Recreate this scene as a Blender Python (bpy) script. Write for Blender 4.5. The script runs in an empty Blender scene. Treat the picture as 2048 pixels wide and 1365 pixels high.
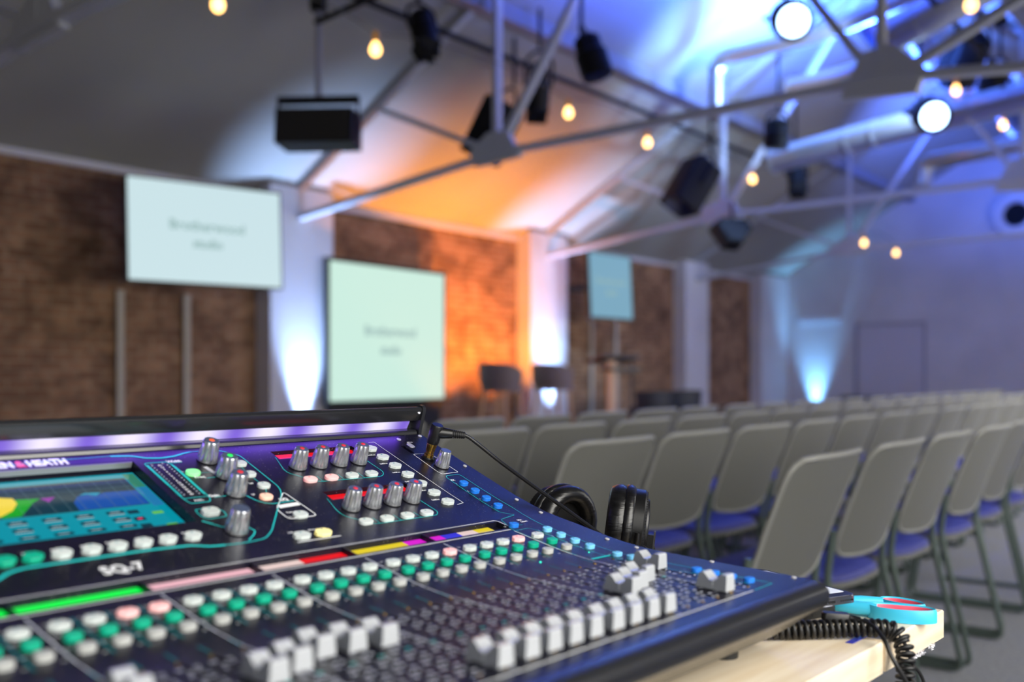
import bpy, math, random
from mathutils import Vector, Matrix
from math import pi, sin, cos, radians, sqrt
random.seed(7)
C = bpy.context.scene.collection
PI = pi
V = Vector

# ------------------------------------------------------------------ materials
def lin(c):
    return tuple(((x/255)/12.92 if x/255 <= .04045 else ((x/255+.055)/1.055)**2.4) for x in c)

def mat(name, rgb, rough=.5, metal=0., spec=.5, emit=None, estr=1., coat=0., trans=0., alpha=1.):
    m = bpy.data.materials.new(name); m.use_nodes = True
    b = m.node_tree.nodes['Principled BSDF']
    b.inputs['Base Color'].default_value = (*lin(rgb), 1)
    b.inputs['Roughness'].default_value = rough
    b.inputs['Metallic'].default_value = metal
    b.inputs['Specular IOR Level'].default_value = spec
    if coat: b.inputs['Coat Weight'].default_value = coat; b.inputs['Coat Roughness'].default_value = .08
    if trans: b.inputs['Transmission Weight'].default_value = trans
    if alpha < 1: b.inputs['Alpha'].default_value = alpha
    if emit:
        b.inputs['Emission Color'].default_value = (*lin(emit), 1)
        b.inputs['Emission Strength'].default_value = estr
    return m

def nd(m, t, **kw):
    n = m.node_tree.nodes.new(t)
    for k, v in kw.items(): setattr(n, k, v)
    return n
def lk(m, a, b): m.node_tree.links.new(a, b)
def bsdf(m): return m.node_tree.nodes['Principled BSDF']

def noise_mix(m, c1, c2, scale=8, detail=4, stretch=None, rough=None, bump=0., dist=.02):
    tc = nd(m, 'ShaderNodeTexCoord'); mp = nd(m, 'ShaderNodeMapping')
    if stretch: mp.inputs['Scale'].default_value = stretch
    n = nd(m, 'ShaderNodeTexNoise'); n.inputs['Scale'].default_value = scale; n.inputs['Detail'].default_value = detail
    r = nd(m, 'ShaderNodeValToRGB')
    r.color_ramp.elements[0].position = .35; r.color_ramp.elements[1].position = .68
    r.color_ramp.elements[0].color = (*lin(c1), 1); r.color_ramp.elements[1].color = (*lin(c2), 1)
    lk(m, tc.outputs['Object'], mp.inputs['Vector']); lk(m, mp.outputs['Vector'], n.inputs['Vector'])
    lk(m, n.outputs['Fac'], r.inputs['Fac']); lk(m, r.outputs['Color'], bsdf(m).inputs['Base Color'])
    if bump:
        bp = nd(m, 'ShaderNodeBump'); bp.inputs['Strength'].default_value = bump; bp.inputs['Distance'].default_value = dist
        lk(m, n.outputs['Fac'], bp.inputs['Height']); lk(m, bp.outputs['Normal'], bsdf(m).inputs['Normal'])
    return m

M = {}
# console panel: dark navy powder coat with fine dust specks
m = mat('panel_coat', (22, 22, 40), .34, spec=.28); M['panel'] = m
tc = nd(m, 'ShaderNodeTexCoord')
vo = nd(m, 'ShaderNodeTexVoronoi'); vo.inputs['Scale'].default_value = 380
lt = nd(m, 'ShaderNodeMath', operation='LESS_THAN'); lt.inputs[1].default_value = .13
ns = nd(m, 'ShaderNodeTexNoise'); ns.inputs['Scale'].default_value = 14
g2 = nd(m, 'ShaderNodeMath', operation='GREATER_THAN'); g2.inputs[1].default_value = .44
sep = nd(m, 'ShaderNodeSeparateColor')
g3 = nd(m, 'ShaderNodeMath', operation='GREATER_THAN'); g3.inputs[1].default_value = .50
mu = nd(m, 'ShaderNodeMath', operation='MULTIPLY'); mu2 = nd(m, 'ShaderNodeMath', operation='MULTIPLY')
mx = nd(m, 'ShaderNodeMix', data_type='RGBA')
mx.inputs[6].default_value = (*lin((19, 19, 32)), 1); mx.inputs[7].default_value = (*lin((150, 145, 140)), 1)
lk(m, tc.outputs['Object'], vo.inputs['Vector']); lk(m, tc.outputs['Object'], ns.inputs['Vector'])
lk(m, vo.outputs['Distance'], lt.inputs[0]); lk(m, ns.outputs['Fac'], g2.inputs[0])
lk(m, vo.outputs['Color'], sep.inputs[0]); lk(m, sep.outputs[0], g3.inputs[0])
lk(m, lt.outputs[0], mu.inputs[0]); lk(m, g2.outputs[0], mu.inputs[1])
lk(m, mu.outputs[0], mu2.inputs[0]); lk(m, g3.outputs[0], mu2.inputs[1])
lk(m, mu2.outputs[0], mx.inputs[0]); lk(m, mx.outputs[2], bsdf(m).inputs['Base Color'])
n2 = nd(m, 'ShaderNodeTexNoise'); n2.inputs['Scale'].default_value = 900
bp = nd(m, 'ShaderNodeBump'); bp.inputs['Strength'].default_value = .12; bp.inputs['Distance'].default_value = .0004
lk(m, tc.outputs['Object'], n2.inputs['Vector']); lk(m, n2.outputs['Fac'], bp.inputs['Height']); lk(m, bp.outputs['Normal'], bsdf(m).inputs['Normal'])

M['black_metal'] = mat('satin_black_aluminium', (30, 31, 34), .27, spec=.9)
M['well'] = mat('well_black', (12, 12, 15), .4)
M['silver_lip'] = mat('silver_lip', (150, 152, 155), .35, metal=.6)
M['chrome'] = mat('satin_chrome_plastic', (200, 202, 207), .26, metal=.88)
M['cap_dark'] = mat('fader_cap_grey', (140, 144, 150), .38, metal=.35, spec=.6)
M['cap_top'] = mat('fader_cap_silver', (225, 229, 236), .24, metal=.5)
M['cap_face'] = mat('fader_cap_face_white', (168, 171, 176), .36)
M['teal_line'] = mat('teal_print', (30, 196, 196), .5)
M['dim_teal'] = mat('dark_teal_print', (18, 128, 140), .5)
M['white_line'] = mat('white_print', (242, 244, 248), .5)
M['grey_line'] = mat('grey_print', (196, 200, 216), .5)
M['btn_white'] = mat('button_white', (202, 210, 208), .4)
M['btn_pink'] = mat('button_lit_pink', (235, 200, 200), .4, emit=(255, 90, 80), estr=.25)
M['btn_yellow'] = mat('button_lit_yellow', (240, 232, 170), .4, emit=(255, 230, 90), estr=.3)
M['btn_green'] = mat('button_green', (0, 168, 134), .42)
M['btn_glow_green'] = mat('button_lit_green', (150, 240, 160), .4, emit=(110, 255, 130), estr=.45)
M['btn_peach'] = mat('button_lit_peach', (245, 205, 185), .4, emit=(255, 140, 90), estr=.3)
M['btn_grey'] = mat('button_grey', (178, 180, 178), .45)
M['btn_blue'] = mat('button_blue', (28, 118, 222), .42)
M['btn_sky'] = mat('button_sky_blue', (120, 200, 245), .42)
M['red_dot'] = mat('knob_light_red', (200, 40, 50), .4, emit=(255, 40, 50), estr=.2)
M['green_dot'] = mat('knob_light_green', (30, 200, 90), .4, emit=(20, 255, 90), estr=.6)
M['orange_dot'] = mat('knob_light_orange', (210, 90, 50), .4, emit=(255, 90, 30), estr=.4)
M['knob_top'] = mat('knob_top_slate', (100, 112, 140), .3, metal=.5)
M['screw'] = mat('screw_steel', (205, 205, 214), .35, metal=.35)
M['brass'] = mat('brass', (205, 165, 80), .25, metal=1.)
M['rubber'] = mat('black_rubber', (18, 18, 20), .55)
M['led_teal'] = mat('tiny_led_teal', (40, 220, 190), .4, emit=(40, 255, 200), estr=1.0)
def scr(name, rgb, s=.72):
    return mat(name, (5, 5, 6), .12, emit=rgb, estr=s, spec=.6)
M['s_teal'] = scr('screen_teal', (0, 168, 190)); M['s_dark'] = scr('screen_slate', (52, 78, 88)); M['s_deep'] = scr('screen_deep_teal', (6, 62, 80))
M['s_blue'] = scr('screen_blue', (20, 92, 190)); M['s_green'] = scr('screen_green', (20, 190, 40)); M['s_yellow'] = scr('screen_yellow', (255, 225, 70), .9)
M['s_mag'] = scr('screen_magenta', (170, 60, 190)); M['s_side'] = scr('screen_side_green', (60, 150, 120)); M['s_sky'] = scr('screen_sky', (40, 170, 210))
M['s_white'] = scr('screen_white', (190, 210, 215)); M['s_line'] = scr('screen_line', (100, 130, 140)); M['s_sidebl'] = scr('screen_side_blue', (40, 140, 200))
M['s_lime'] = scr('screen_lime', (120, 220, 80))
for k, c, s in (('l_green', (0, 255, 80), .95), ('l_pink', (255, 196, 208), .85), ('l_white', (250, 222, 216), .85), ('l_red', (240, 18, 28), .95),
                ('l_yellow', (238, 214, 40), .9), ('l_mag', (232, 32, 220), .9), ('l_blue', (58, 58, 224), .9), ('l_rose', (255, 50, 100), 1.0)):
    M[k] = mat('strip_display_' + k[2:], (6, 6, 6), .25, emit=c, estr=s)
# violet/white LED light bar, brighter at each diode
m = mat('led_bar', (40, 30, 60), .35, emit=(130, 90, 255), estr=1.); M['led'] = m
tc = nd(m, 'ShaderNodeTexCoord'); sx = nd(m, 'ShaderNodeSeparateXYZ'); lk(m, tc.outputs['Object'], sx.inputs[0])
a = nd(m, 'ShaderNodeMath', operation='MULTIPLY'); a.inputs[1].default_value = 2*pi/.078; lk(m, sx.outputs[0], a.inputs[0])
s_ = nd(m, 'ShaderNodeMath', operation='SINE'); lk(m, a.outputs[0], s_.inputs[0])
mr = nd(m, 'ShaderNodeMapRange'); mr.inputs[1].default_value = -1; mr.inputs[2].default_value = 1; lk(m, s_.outputs[0], mr.inputs[0])
rp = nd(m, 'ShaderNodeValToRGB'); rp.color_ramp.elements[0].color = (*lin((122, 96, 206)), 1); rp.color_ramp.elements[1].color = (*lin((238, 230, 255)), 1)
rp.color_ramp.elements[1].position = .97
lk(m, mr.outputs[0], rp.inputs[0]); lk(m, rp.outputs[0], bsdf(m).inputs['Emission Color']); bsdf(m).inputs['Emission Strength'].default_value = 1.08

M['wood'] = noise_mix(mat('pale_pine', (222, 190, 146), .45), (226, 206, 176), (244, 230, 206), 5, 5, (1.2, 14, 14))
M['wood_grain'] = noise_mix(mat('pine_end', (232, 205, 158), .55), (230, 206, 164), (246, 230, 198), 9, 3)
M['scissor_teal'] = mat('turquoise_plastic', (66, 198, 236), .35)
M['scissor_red'] = mat('coral_rubber', (236, 92, 118), .5)
M['steel'] = mat('blade_steel', (190, 190, 195), .2, metal=1.)
M['phone_edge'] = mat('brushed_aluminium', (150, 152, 160), .25, metal=1.)
M['phone_glass'] = mat('phone_glass', (24, 30, 60), .1)
M['phone_lit'] = mat('phone_screen_light', (220, 225, 235), .2, emit=(215, 222, 240), estr=.35)
M['black_plastic'] = mat('black_plastic', (14, 14, 16), .35)
M['cable'] = mat('black_cable', (20, 20, 22), .45)
m = noise_mix(mat('creased_leatherette', (14, 14, 16), .32, spec=.6), (10, 10, 12), (22, 22, 24), 60, 2, (1, 1, 6), bump=.25, dist=.002); M['leather'] = m
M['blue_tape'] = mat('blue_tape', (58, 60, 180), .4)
M['paper_fluff'] = mat('torn_paper_white', (225, 225, 232), .8)
M['wall_white'] = noise_mix(mat('white_painted_wall', (196, 194, 198), .75), (190, 188, 192), (202, 200, 204), 1.2, 2)
M['ceiling'] = noise_mix(mat('painted_ceiling', (146, 144, 138), .8), (141, 139, 133), (151, 149, 143), .7, 2)
M['truss'] = mat('grey_painted_steel', (172, 174, 180), .5)
M['purlin'] = mat('purlin_paint', (120, 122, 135), .55)
M['duct'] = mat('galvanised_duct', (200, 203, 208), .36, metal=.9)
M['black_matte'] = mat('black_housing', (7, 7, 8), .6, spec=.2)
M['speaker_grille'] = mat('speaker_grille', (8, 8, 9), .6)
M['lens_lit'] = mat('lamp_lens_lit', (200, 220, 255), .3, emit=(170, 210, 255), estr=9.)
M['bulb'] = mat('warm_bulb', (255, 210, 140), .3, emit=(255, 196, 110), estr=5.5)
M['bulb_base'] = mat('bulb_base', (60, 50, 35), .4, metal=.5, emit=(255, 170, 60), estr=.25)
M['frame_black'] = mat('frame_black', (10, 11, 13), .35)
M['tv'] = mat('tv_picture', (8, 8, 8), .25, emit=(208, 233, 238), estr=.95)
M['tv_far'] = mat('tv_picture_far', (8, 8, 8), .25, emit=(128, 174, 196), estr=.92)
M['proj'] = mat('projection_picture', (6, 6, 6), .6, spec=.2, emit=(206, 240, 226), estr=.98)
M['tv_text'] = mat('picture_lettering', (10, 10, 10), .4, emit=(152, 186, 184), estr=.9)
M['chair_shell'] = mat('grey_plastic_shell', (116, 116, 109), .5)
M['chair_edge'] = mat('pale_shell_rim', (150, 150, 144), .45)
M['chair_leg'] = mat('dark_green_grey_tube', (98, 112, 105), .4, metal=.2)
M['seat'] = noise_mix(mat('blue_seat_pad', (72, 76, 150), .7), (66, 70, 142), (80, 84, 158), 40, 2)
M['stool_shell'] = mat('brown_grey_shell', (112, 96, 90), .7)
M['oak'] = mat('light_oak_leg', (196, 150, 110), .5)
M['white_paint'] = mat('white_leg', (210, 206, 212), .5)
M['carpet'] = noise_mix(mat('grey_carpet', (150, 152, 158), .95, spec=.1), (136, 138, 144), (162, 164, 170), 60, 3, bump=.3, dist=.004)
M['stage'] = mat('stage_black', (20, 20, 22), .7)
M['dark_wood'] = mat('dark_lectern', (38, 36, 38), .5)
M['window_frame'] = mat('white_window_frame', (205, 205, 205), .5)
M['door'] = mat('door_paint', (190, 188, 198), .6)
M['groove'] = mat('door_groove', (150, 149, 160), .7)
M['ring'] = mat('white_ring_paint', (212, 214, 222), .5)
M['conduit'] = mat('grey_conduit', (176, 166, 148), .55)
M['cabinet_dark'] = mat('dark_unit', (36, 35, 38), .6)
def glassm():
    m = bpy.data.materials.new('window_glass'); m.use_nodes = True; nt = m.node_tree; nt.nodes.clear()
    o = nt.nodes.new('ShaderNodeOutputMaterial'); g = nt.nodes.new('ShaderNodeBsdfTransparent'); g.inputs[0].default_value = (.93, .96, .97, 1)
    gl = nt.nodes.new('ShaderNodeBsdfGlossy'); gl.inputs['Roughness'].default_value = .02
    mxs = nt.nodes.new('ShaderNodeMixShader'); mxs.inputs[0].default_value = .06
    nt.links.new(g.outputs[0], mxs.inputs[1]); nt.links.new(gl.outputs[0], mxs.inputs[2]); nt.links.new(mxs.outputs[0], o.inputs[0])
    return m
M['glass'] = glassm()
# brick
def brick(name, c1, c2, mortar):
    m = mat(name, c1, .85, spec=.25)
    tc = nd(m, 'ShaderNodeTexCoord'); mp = nd(m, 'ShaderNodeMapping'); mp.inputs['Rotation'].default_value = (radians(90), 0, 0)
    br = nd(m, 'ShaderNodeTexBrick'); br.inputs['Scale'].default_value = 1.
    br.inputs['Brick Width'].default_value = .23; br.inputs['Row Height'].default_value = .075; br.inputs['Mortar Size'].default_value = .008
    br.inputs['Color1'].default_value = (*lin(c1), 1); br.inputs['Color2'].default_value = (*lin(c2), 1); br.inputs['Mortar'].default_value = (*lin(mortar), 1)
    n = nd(m, 'ShaderNodeTexNoise'); n.inputs['Scale'].default_value = 2.4; n.inputs['Detail'].default_value = 9; n.inputs['Roughness'].default_value = .75
    n.inputs['Distortion'].default_value = .6
    r = nd(m, 'ShaderNodeValToRGB'); r.color_ramp.elements[0].position = .3; r.color_ramp.elements[1].position = .72
    r.color_ramp.elements[0].color = (*lin((96, 82, 74)), 1); r.color_ramp.elements[1].color = (*lin((255, 244, 230)), 1)
    x = nd(m, 'ShaderNodeMix', data_type='RGBA', blend_type='MULTIPLY'); x.inputs[0].default_value = 1
    lk(m, tc.outputs['Object'], mp.inputs[0]); lk(m, mp.outputs[0], br.inputs['Vector']); lk(m, tc.outputs['Object'], n.inputs['Vector'])
    lk(m, n.outputs['Fac'], r.inputs[0]); lk(m, br.outputs['Color'], x.inputs[6]); lk(m, r.outputs[0], x.inputs[7]); lk(m, x.outputs[2], bsdf(m).inputs['Base Color'])
    bp = nd(m, 'ShaderNodeBump'); bp.inputs['Strength'].default_value = .5; bp.inputs['Distance'].default_value = .01
    lk(m, br.outputs['Fac'], bp.inputs['Height']); bp.invert = True; lk(m, bp.outputs['Normal'], bsdf(m).inputs['Normal'])
    return m
M['brick'] = brick('old_brick', (188, 148, 116), (152, 114, 88), (182, 164, 138))

# ------------------------------------------------------------------ mesh tools
class MB:
    def __init__(s): s.v = []; s.f = []; s.m = []; s.mats = []
    def mi(s, m):
        if m not in s.mats: s.mats.append(m)
        return s.mats.index(m)
    def add(s, vs, fs, m, T=None):
        b = len(s.v); k = s.mi(m)
        s.v += [tuple(T @ V(p)) if T is not None else tuple(p) for p in vs]
        for f in fs: s.f.append([b+i for i in f]); s.m.append(k)
        return s
    def box(s, c, d, m, T=None):
        x, y, z = c; a, b, e = d[0]/2, d[1]/2, d[2]/2
        vs = [(x+i*a, y+j*b, z+k*e) for i in (-1, 1) for j in (-1, 1) for k in (-1, 1)]
        return s.add(vs, [(0, 1, 3, 2), (4, 6, 7, 5), (0, 4, 5, 1), (2, 3, 7, 6), (0, 2, 6, 4), (1, 5, 7, 3)], m, T)
    def prism(s, poly, z0, z1, m, T=None, ch=0., cap=True, mtop=None):
        """poly in XY, counter-clockwise; ch = chamfer of top edge"""
        n = len(poly); cx = sum(p[0] for p in poly)/n; cy = sum(p[1] for p in poly)/n
        rings = [[(x, y, z0) for x, y in poly]]
        if ch:
            rings.append([(x, y, z1-ch) for x, y in poly])
            def sh(x, y):
                dx, dy = cx-x, cy-y; l = max(1e-9, sqrt(dx*dx+dy*dy)); q = min(ch, l*.45); return (x+dx/l*q, y+dy/l*q, z1)
            rings.append([sh(x, y) for x, y in poly])
        else: rings.append([(x, y, z1) for x, y in poly])
        vs = [p for r in rings for p in r]; fs = []
        for k in range(len(rings)-1):
            for i in range(n):
                j = (i+1) % n; fs.append((k*n+i, k*n+j, (k+1)*n+j, (k+1)*n+i))
        s.add(vs, fs, m, T)
        if cap:
            s.add(rings[-1], [tuple(range(n))], mtop or m, T); s.add(rings[0], [tuple(reversed(range(n)))], m, T)
        return s
    def sweep(s, prof, x0, x1, m, T=None, cap=True):
        """profile in (y,z) extruded along x"""
        n = len(prof); vs = [(x0, y, z) for y, z in prof]+[(x1, y, z) for y, z in prof]
        s.add(vs, [(i, (i+1) % n, n+(i+1) % n, n+i) for i in range(n)], m, T)
        if cap: s.add(vs, [tuple(reversed(range(n))), tuple(range(n, 2*n))], m, T)
        return s
    def tube(s, pts, r, m, n=8, closed=False, T=None, caps=True, rs=None):
        P = [V(p) for p in pts]; N = len(P); vs = []
        up = None
        for i, p in enumerate(P):
            if closed: d = P[(i+1) % N]-P[i-1]
            else: d = P[min(i+1, N-1)]-P[max(i-1, 0)]
            d.normalize()
            if up is None:
                up = V((0, 0, 1)) if abs(d.z) < .9 else V((1, 0, 0))
            u = up-d*up.dot(d)
            if u.length < 1e-6: u = d.orthogonal()
            u.normalize(); w = d.cross(u); up = u
            rr = rs[i] if rs else r
            vs += [p+(u*cos(2*pi*k/n)+w*sin(2*pi*k/n))*rr for k in range(n)]
        fs = []
        for i in range(N if closed else N-1):
            j = (i+1) % N
            for k in range(n):
                l = (k+1) % n; fs.append((i*n+k, j*n+k, j*n+l, i*n+l))
        if not closed and caps:
            fs.append(tuple(range(n))); fs.append(tuple((N-1)*n+k for k in reversed(range(n))))
        return s.add(vs, fs, m, T)
    def bar(s, p, q, w, h, m, T=None, up=(0, 0, 1)):
        p, q = V(p), V(q); d = (q-p); L = d.length; d.normalize(); u = V(up)
        if abs(d.dot(u)) > .98: u = V((1, 0, 0))
        x = d.cross(u).normalized(); z = x.cross(d).normalized()
        Mx = Matrix((x, d, z)).transposed().to_4x4(); Mx.translation = (p+q)/2
        if T is not None: Mx = T @ Mx
        return s.box((0, 0, 0), (w, L, h), m, Mx)
    def lathe(s, prof, m, n=20, T=None, caps=True, flute=None):
        vs = []
        for k, (r, z) in enumerate(prof):
            for i in range(n):
                a = 2*pi*i/n; rr = r
                if flute and flute[k]: rr = r*(1-flute[k]*max(0., cos(a*9))**2)
                vs.append((rr*cos(a), rr*sin(a), z))
        fs = []
        for k in range(len(prof)-1):
            for i in range(n):
                j = (i+1) % n; fs.append((k*n+i, k*n+j, (k+1)*n+j, (k+1)*n+i))
        if caps: fs.append(tuple(reversed(range(n)))); fs.append(tuple((len(prof)-1)*n+i for i in range(n)))
        return s.add(vs, fs, m, T)
    def build(s, name, parent=None, smooth=40, T=None, label=None):
        me = bpy.data.meshes.new(name); me.from_pydata(s.v, [], s.f)
        for mm in s.mats: me.materials.append(mm)
        me.polygons.foreach_set('material_index', s.m)
        me.validate(); me.update()
        if smooth:
            me.polygons.foreach_set('use_smooth', [True]*len(me.polygons)); me.set_sharp_from_angle(angle=radians(smooth))
        return mk(name, me, parent, T, label)

def mk(name, me, parent=None, T=None, label=None):
    o = bpy.data.objects.new(name, me); C.objects.link(o)
    if parent is not None: o.parent = parent
    if T is not None: o.matrix_local = T
    if label: o['label'] = label
    return o
def tag(o, label, cat, group=None, kind=None):
    o['label'] = label; o['category'] = cat
    if group: o['group'] = group
    if kind: o['kind'] = kind
    return o
def thing(name, label, cat, loc=(0, 0, 0), rz=0., group=None):
    o = bpy.data.objects.new(name, None); C.objects.link(o); o.empty_display_size = .1
    o.location = loc; o.rotation_euler = (0, 0, rz)
    return tag(o, label, cat, group)
def struct(o): o['kind'] = 'structure'; return o
def copy_tree(o, parent=None):
    c = o.copy(); C.objects.link(c)
    if parent is not None: c.parent = parent
    for ch in list(o.children): copy_tree(ch, c)
    return c
def fillet(pts, r, n=6):
    out = [V(pts[0])]
    for i in range(1, len(pts)-1):
        a, b, c = V(pts[i-1]), V(pts[i]), V(pts[i+1]); u = (a-b); w = (c-b)
        q = min(r, u.length*.48, w.length*.48); u.normalize(); w.normalize(); p0 = b+u*q; p1 = b+w*q
        for k in range(n+1):
            t = k/n; out.append(p0*(1-t)**2+b*2*t*(1-t)+p1*t*t)
    out.append(V(pts[-1])); return out
def spline(pts, n=10):
    P = [V(p) for p in pts]; out = []
    for i in range(len(P)-1):
        a = P[i-1] if i else P[0]*2-P[1]; b, c = P[i], P[i+1]; d = P[i+2] if i+2 < len(P) else P[-1]*2-P[-2]
        for k in range(n):
            t = k/n
            out.append(.5*((2*b)+(c-a)*t+(2*a-5*b+4*c-d)*t*t+(3*b-a-3*c+d)*t**3))
    out.append(P[-1]); return out
def rrect(w, h, r, n=3):
    out = []
    for cx, cy, a0 in ((w/2-r, h/2-r, 0), (-w/2+r, h/2-r, 90), (-w/2+r, -h/2+r, 180), (w/2-r, -h/2+r, 270)):
        for k in range(n+1):
            a = radians(a0+90*k/n); out.append((cx+r*cos(a), cy+r*sin(a)))
    return out
_fc = {}
def text_mesh(txt, size, align='LEFT', bold=0., ext=0.0, space=1.0):
    cu = bpy.data.curves.new('lettering', 'FONT'); cu.body = txt; cu.size = size; cu.align_x = align; cu.align_y = 'CENTER'
    cu.offset = bold; cu.extrude = ext; cu.space_character = space; cu.resolution_u = 2
    o = bpy.data.objects.new('lettering', cu); C.objects.link(o)
    dg = bpy.context.evaluated_depsgraph_get(); me = bpy.data.meshes.new_from_object(o.evaluated_get(dg))
    bpy.data.objects.remove(o); bpy.data.curves.remove(cu)
    vs = [tuple(v.co) for v in me.vertices]; fs = [tuple(p.vertices) for p in me.polygons]; bpy.data.meshes.remove(me)
    return vs, fs
def text_into(mb, txt, size, mt, T, **kw):
    vs, fs = text_mesh(txt, size, **kw); mb.add(vs, fs, mt, T)

# ------------------------------------------------------------------ camera
HC = 1.02; A = radians(38.4); FPX = 1991.
fw = V((cos(A), sin(A), 0)); rt = V((sin(A), -cos(A), 0))
def at(px, py, t):   # place in the room seen at (px,py) of the 2048x1365 frame, t metres deep
    return V((0, 0, HC))+(fw+rt*((px-1024)/FPX)+V((0, 0, -(py-749)/FPX)))*t
def on_y(px, py, Y):
    d = fw+rt*((px-1024)/FPX); t = Y/d.y; return at(px, py, t)
cam = bpy.data.cameras.new('camera'); co = bpy.data.objects.new('camera', cam); C.objects.link(co)
co.location = (0, 0, HC); co.rotation_euler = (radians(90), 0, A-radians(90))
cam.lens = 35.0; cam.sensor_width = 36; cam.shift_y = 66.5/2048
cam.clip_start = .02; cam.clip_end = 100
cam.dof.use_dof = True; cam.dof.focus_distance = 1.12; cam.dof.aperture_fstop = 2.9; cam.dof.aperture_blades = 9
bpy.context.scene.camera = co

# ------------------------------------------------------------------ mixing console
TZ = HC-.25
RC = radians(38.4-41.25)                       # turn of desk and console in the room
nose = V((0, 0, 0))+fw*.872+rt*.2783
CON = V((nose.x, nose.y, TZ))
Tdesk = Matrix.Translation(CON) @ Matrix.Rotation(RC, 4, 'Z')   # desk frame: x to operator's right, y to the rear, z=0 desk top
ZB = .0577
XL = -.93
PROF = [(.03, .0108), (.08, .0128), (.13, .0148), (.164, .0165), (.19, .0178), (.2173, .0212), (.2382, .0250), (.2575, .0291), (.2812, .0342), (.3, .0379),
        (.3203, .0425), (.3402, .0483), (.3635, .0564), (.3883, .0660), (.4236, .0802), (.4627, .0962), (.4908, .1076), (.5212, .1205)]
def pz(y):
    if y <= PROF[0][0]: return PROF[0][1]
    for (a, b), (c, d) in zip(PROF, PROF[1:]):
        if y <= c: return b+(d-b)*(y-a)/(c-a)
    return PROF[-1][1]
def PT(x, y, h=0., rz=0.):      # local frame on the panel surface
    s = (pz(y+.004)-pz(y-.004))/.008; a = math.atan(s)
    return Matrix.Translation((x, y, ZB+pz(y))) @ Matrix.Rotation(a, 4, 'X') @ Matrix.Translation((0, 0, h)) @ Matrix.Rotation(rz, 4, 'Z')

con = thing('mixing_console', 'large black digital mixing console with faders, silver knobs and colour screen on pale wooden desk', 'mixing console', CON, RC)

body = MB()
prof = [(y, z+ZB) for y, z in PROF]
nosep = [(.0138, ZB-.0175), (.0065, ZB-.0140), (.0022, ZB-.0098), (.0005, ZB-.0055), (0, ZB), (.0010, ZB+.0035), (.0035, ZB+.0062), (.0078, ZB+.0084), (.0145, ZB+.0097)]
under = [(.0552, .010), (.036, ZB-.0344)]
full = [(.545, .010)]+[(.0552+.0, .010)]+[under[1]]+nosep+prof+[(.545, prof[-1][1]-.002)]
full = [(.545, .010), (.0552, .010), (.0358, ZB-.0344)]+nosep+prof+[(.545, ZB+.118)]
body.sweep(full[::-1], XL, 0, M['panel'])
bo = body.build('cut_body', None, 0)
# openings: display wells, touch screen, rotary displays, fader slots, media slots
cut = MB()
def prismcut(x0, x1, y0, y1, depth):
    Tm = PT((x0+x1)/2, (y0+y1)/2); s = (pz(y1)-pz(y0))/(y1-y0); L = (y1-y0)*sqrt(1+s*s)
    cut.box((0, 0, -depth/2+.01), (x1-x0, L, depth+.02), M['well'], Tm)
BX = [[-.1772-.0941*b+.0228*k for k in range(4)] for b in range(8)]
BX = [[x for x in b] for b in BX]
for b in range(7):
    x0 = BX[b][0]-.0125; x1 = BX[b][3]+.0125-.0005
    if b == 0: x1 = -.0845
    prismcut(x0, x1, .2975, .3165, .0054)
SLOTS = [(-.0693,)]+[tuple(x+.0105 for x in b) for b in BX[:7]]
for grp in SLOTS:
    for x in grp: prismcut(x-.0012, x+.0012, .046, .178, .006)
prismcut(-.64, -.380, .3925, .5015, .0105)
prismcut(-.2296, -.1215, .4855, .5015, .0050)
prismcut(-.2290, -.1210, .4000, .4160, .0050)
prismcut(-.0555, -.0500, .4760, .4935, .006)
cu = cut.build('cutter', None, 0)
md = bo.modifiers.new('cut', 'BOOLEAN'); md.object = cu; md.operation = 'DIFFERENCE'; md.solver = 'EXACT'
dg = bpy.context.evaluated_depsgraph_get()
me = bpy.data.meshes.new_from_object(bo.evaluated_get(dg))
bpy.data.objects.remove(bo); bpy.data.objects.remove(cu)
# the rounded nose and underside are bare black aluminium
while len(me.materials) < 3: me.materials.append(None)
mats = [mm for mm in me.materials]
if M['black_metal'] not in mats:
    me.materials[2] = M['black_metal']
for i, mm in enumerate(me.materials):
    if mm is None: me.materials[i] = M['black_metal']
bi = list(me.materials).index(M['black_metal'])
for p in me.polygons:
    c = p.center
    if c.y < .0305 and c.z < ZB+.0112 and not (p.normal.z > .985): p.material_index = bi
    if c.z < ZB-.01 or abs(p.normal.x) > .9 and c.x > -.001: p.material_index = bi
me.polygons.foreach_set('use_smooth', [True]*len(me.polygons)); me.set_sharp_from_angle(angle=radians(22))
mk('panel', me, con)

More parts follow.
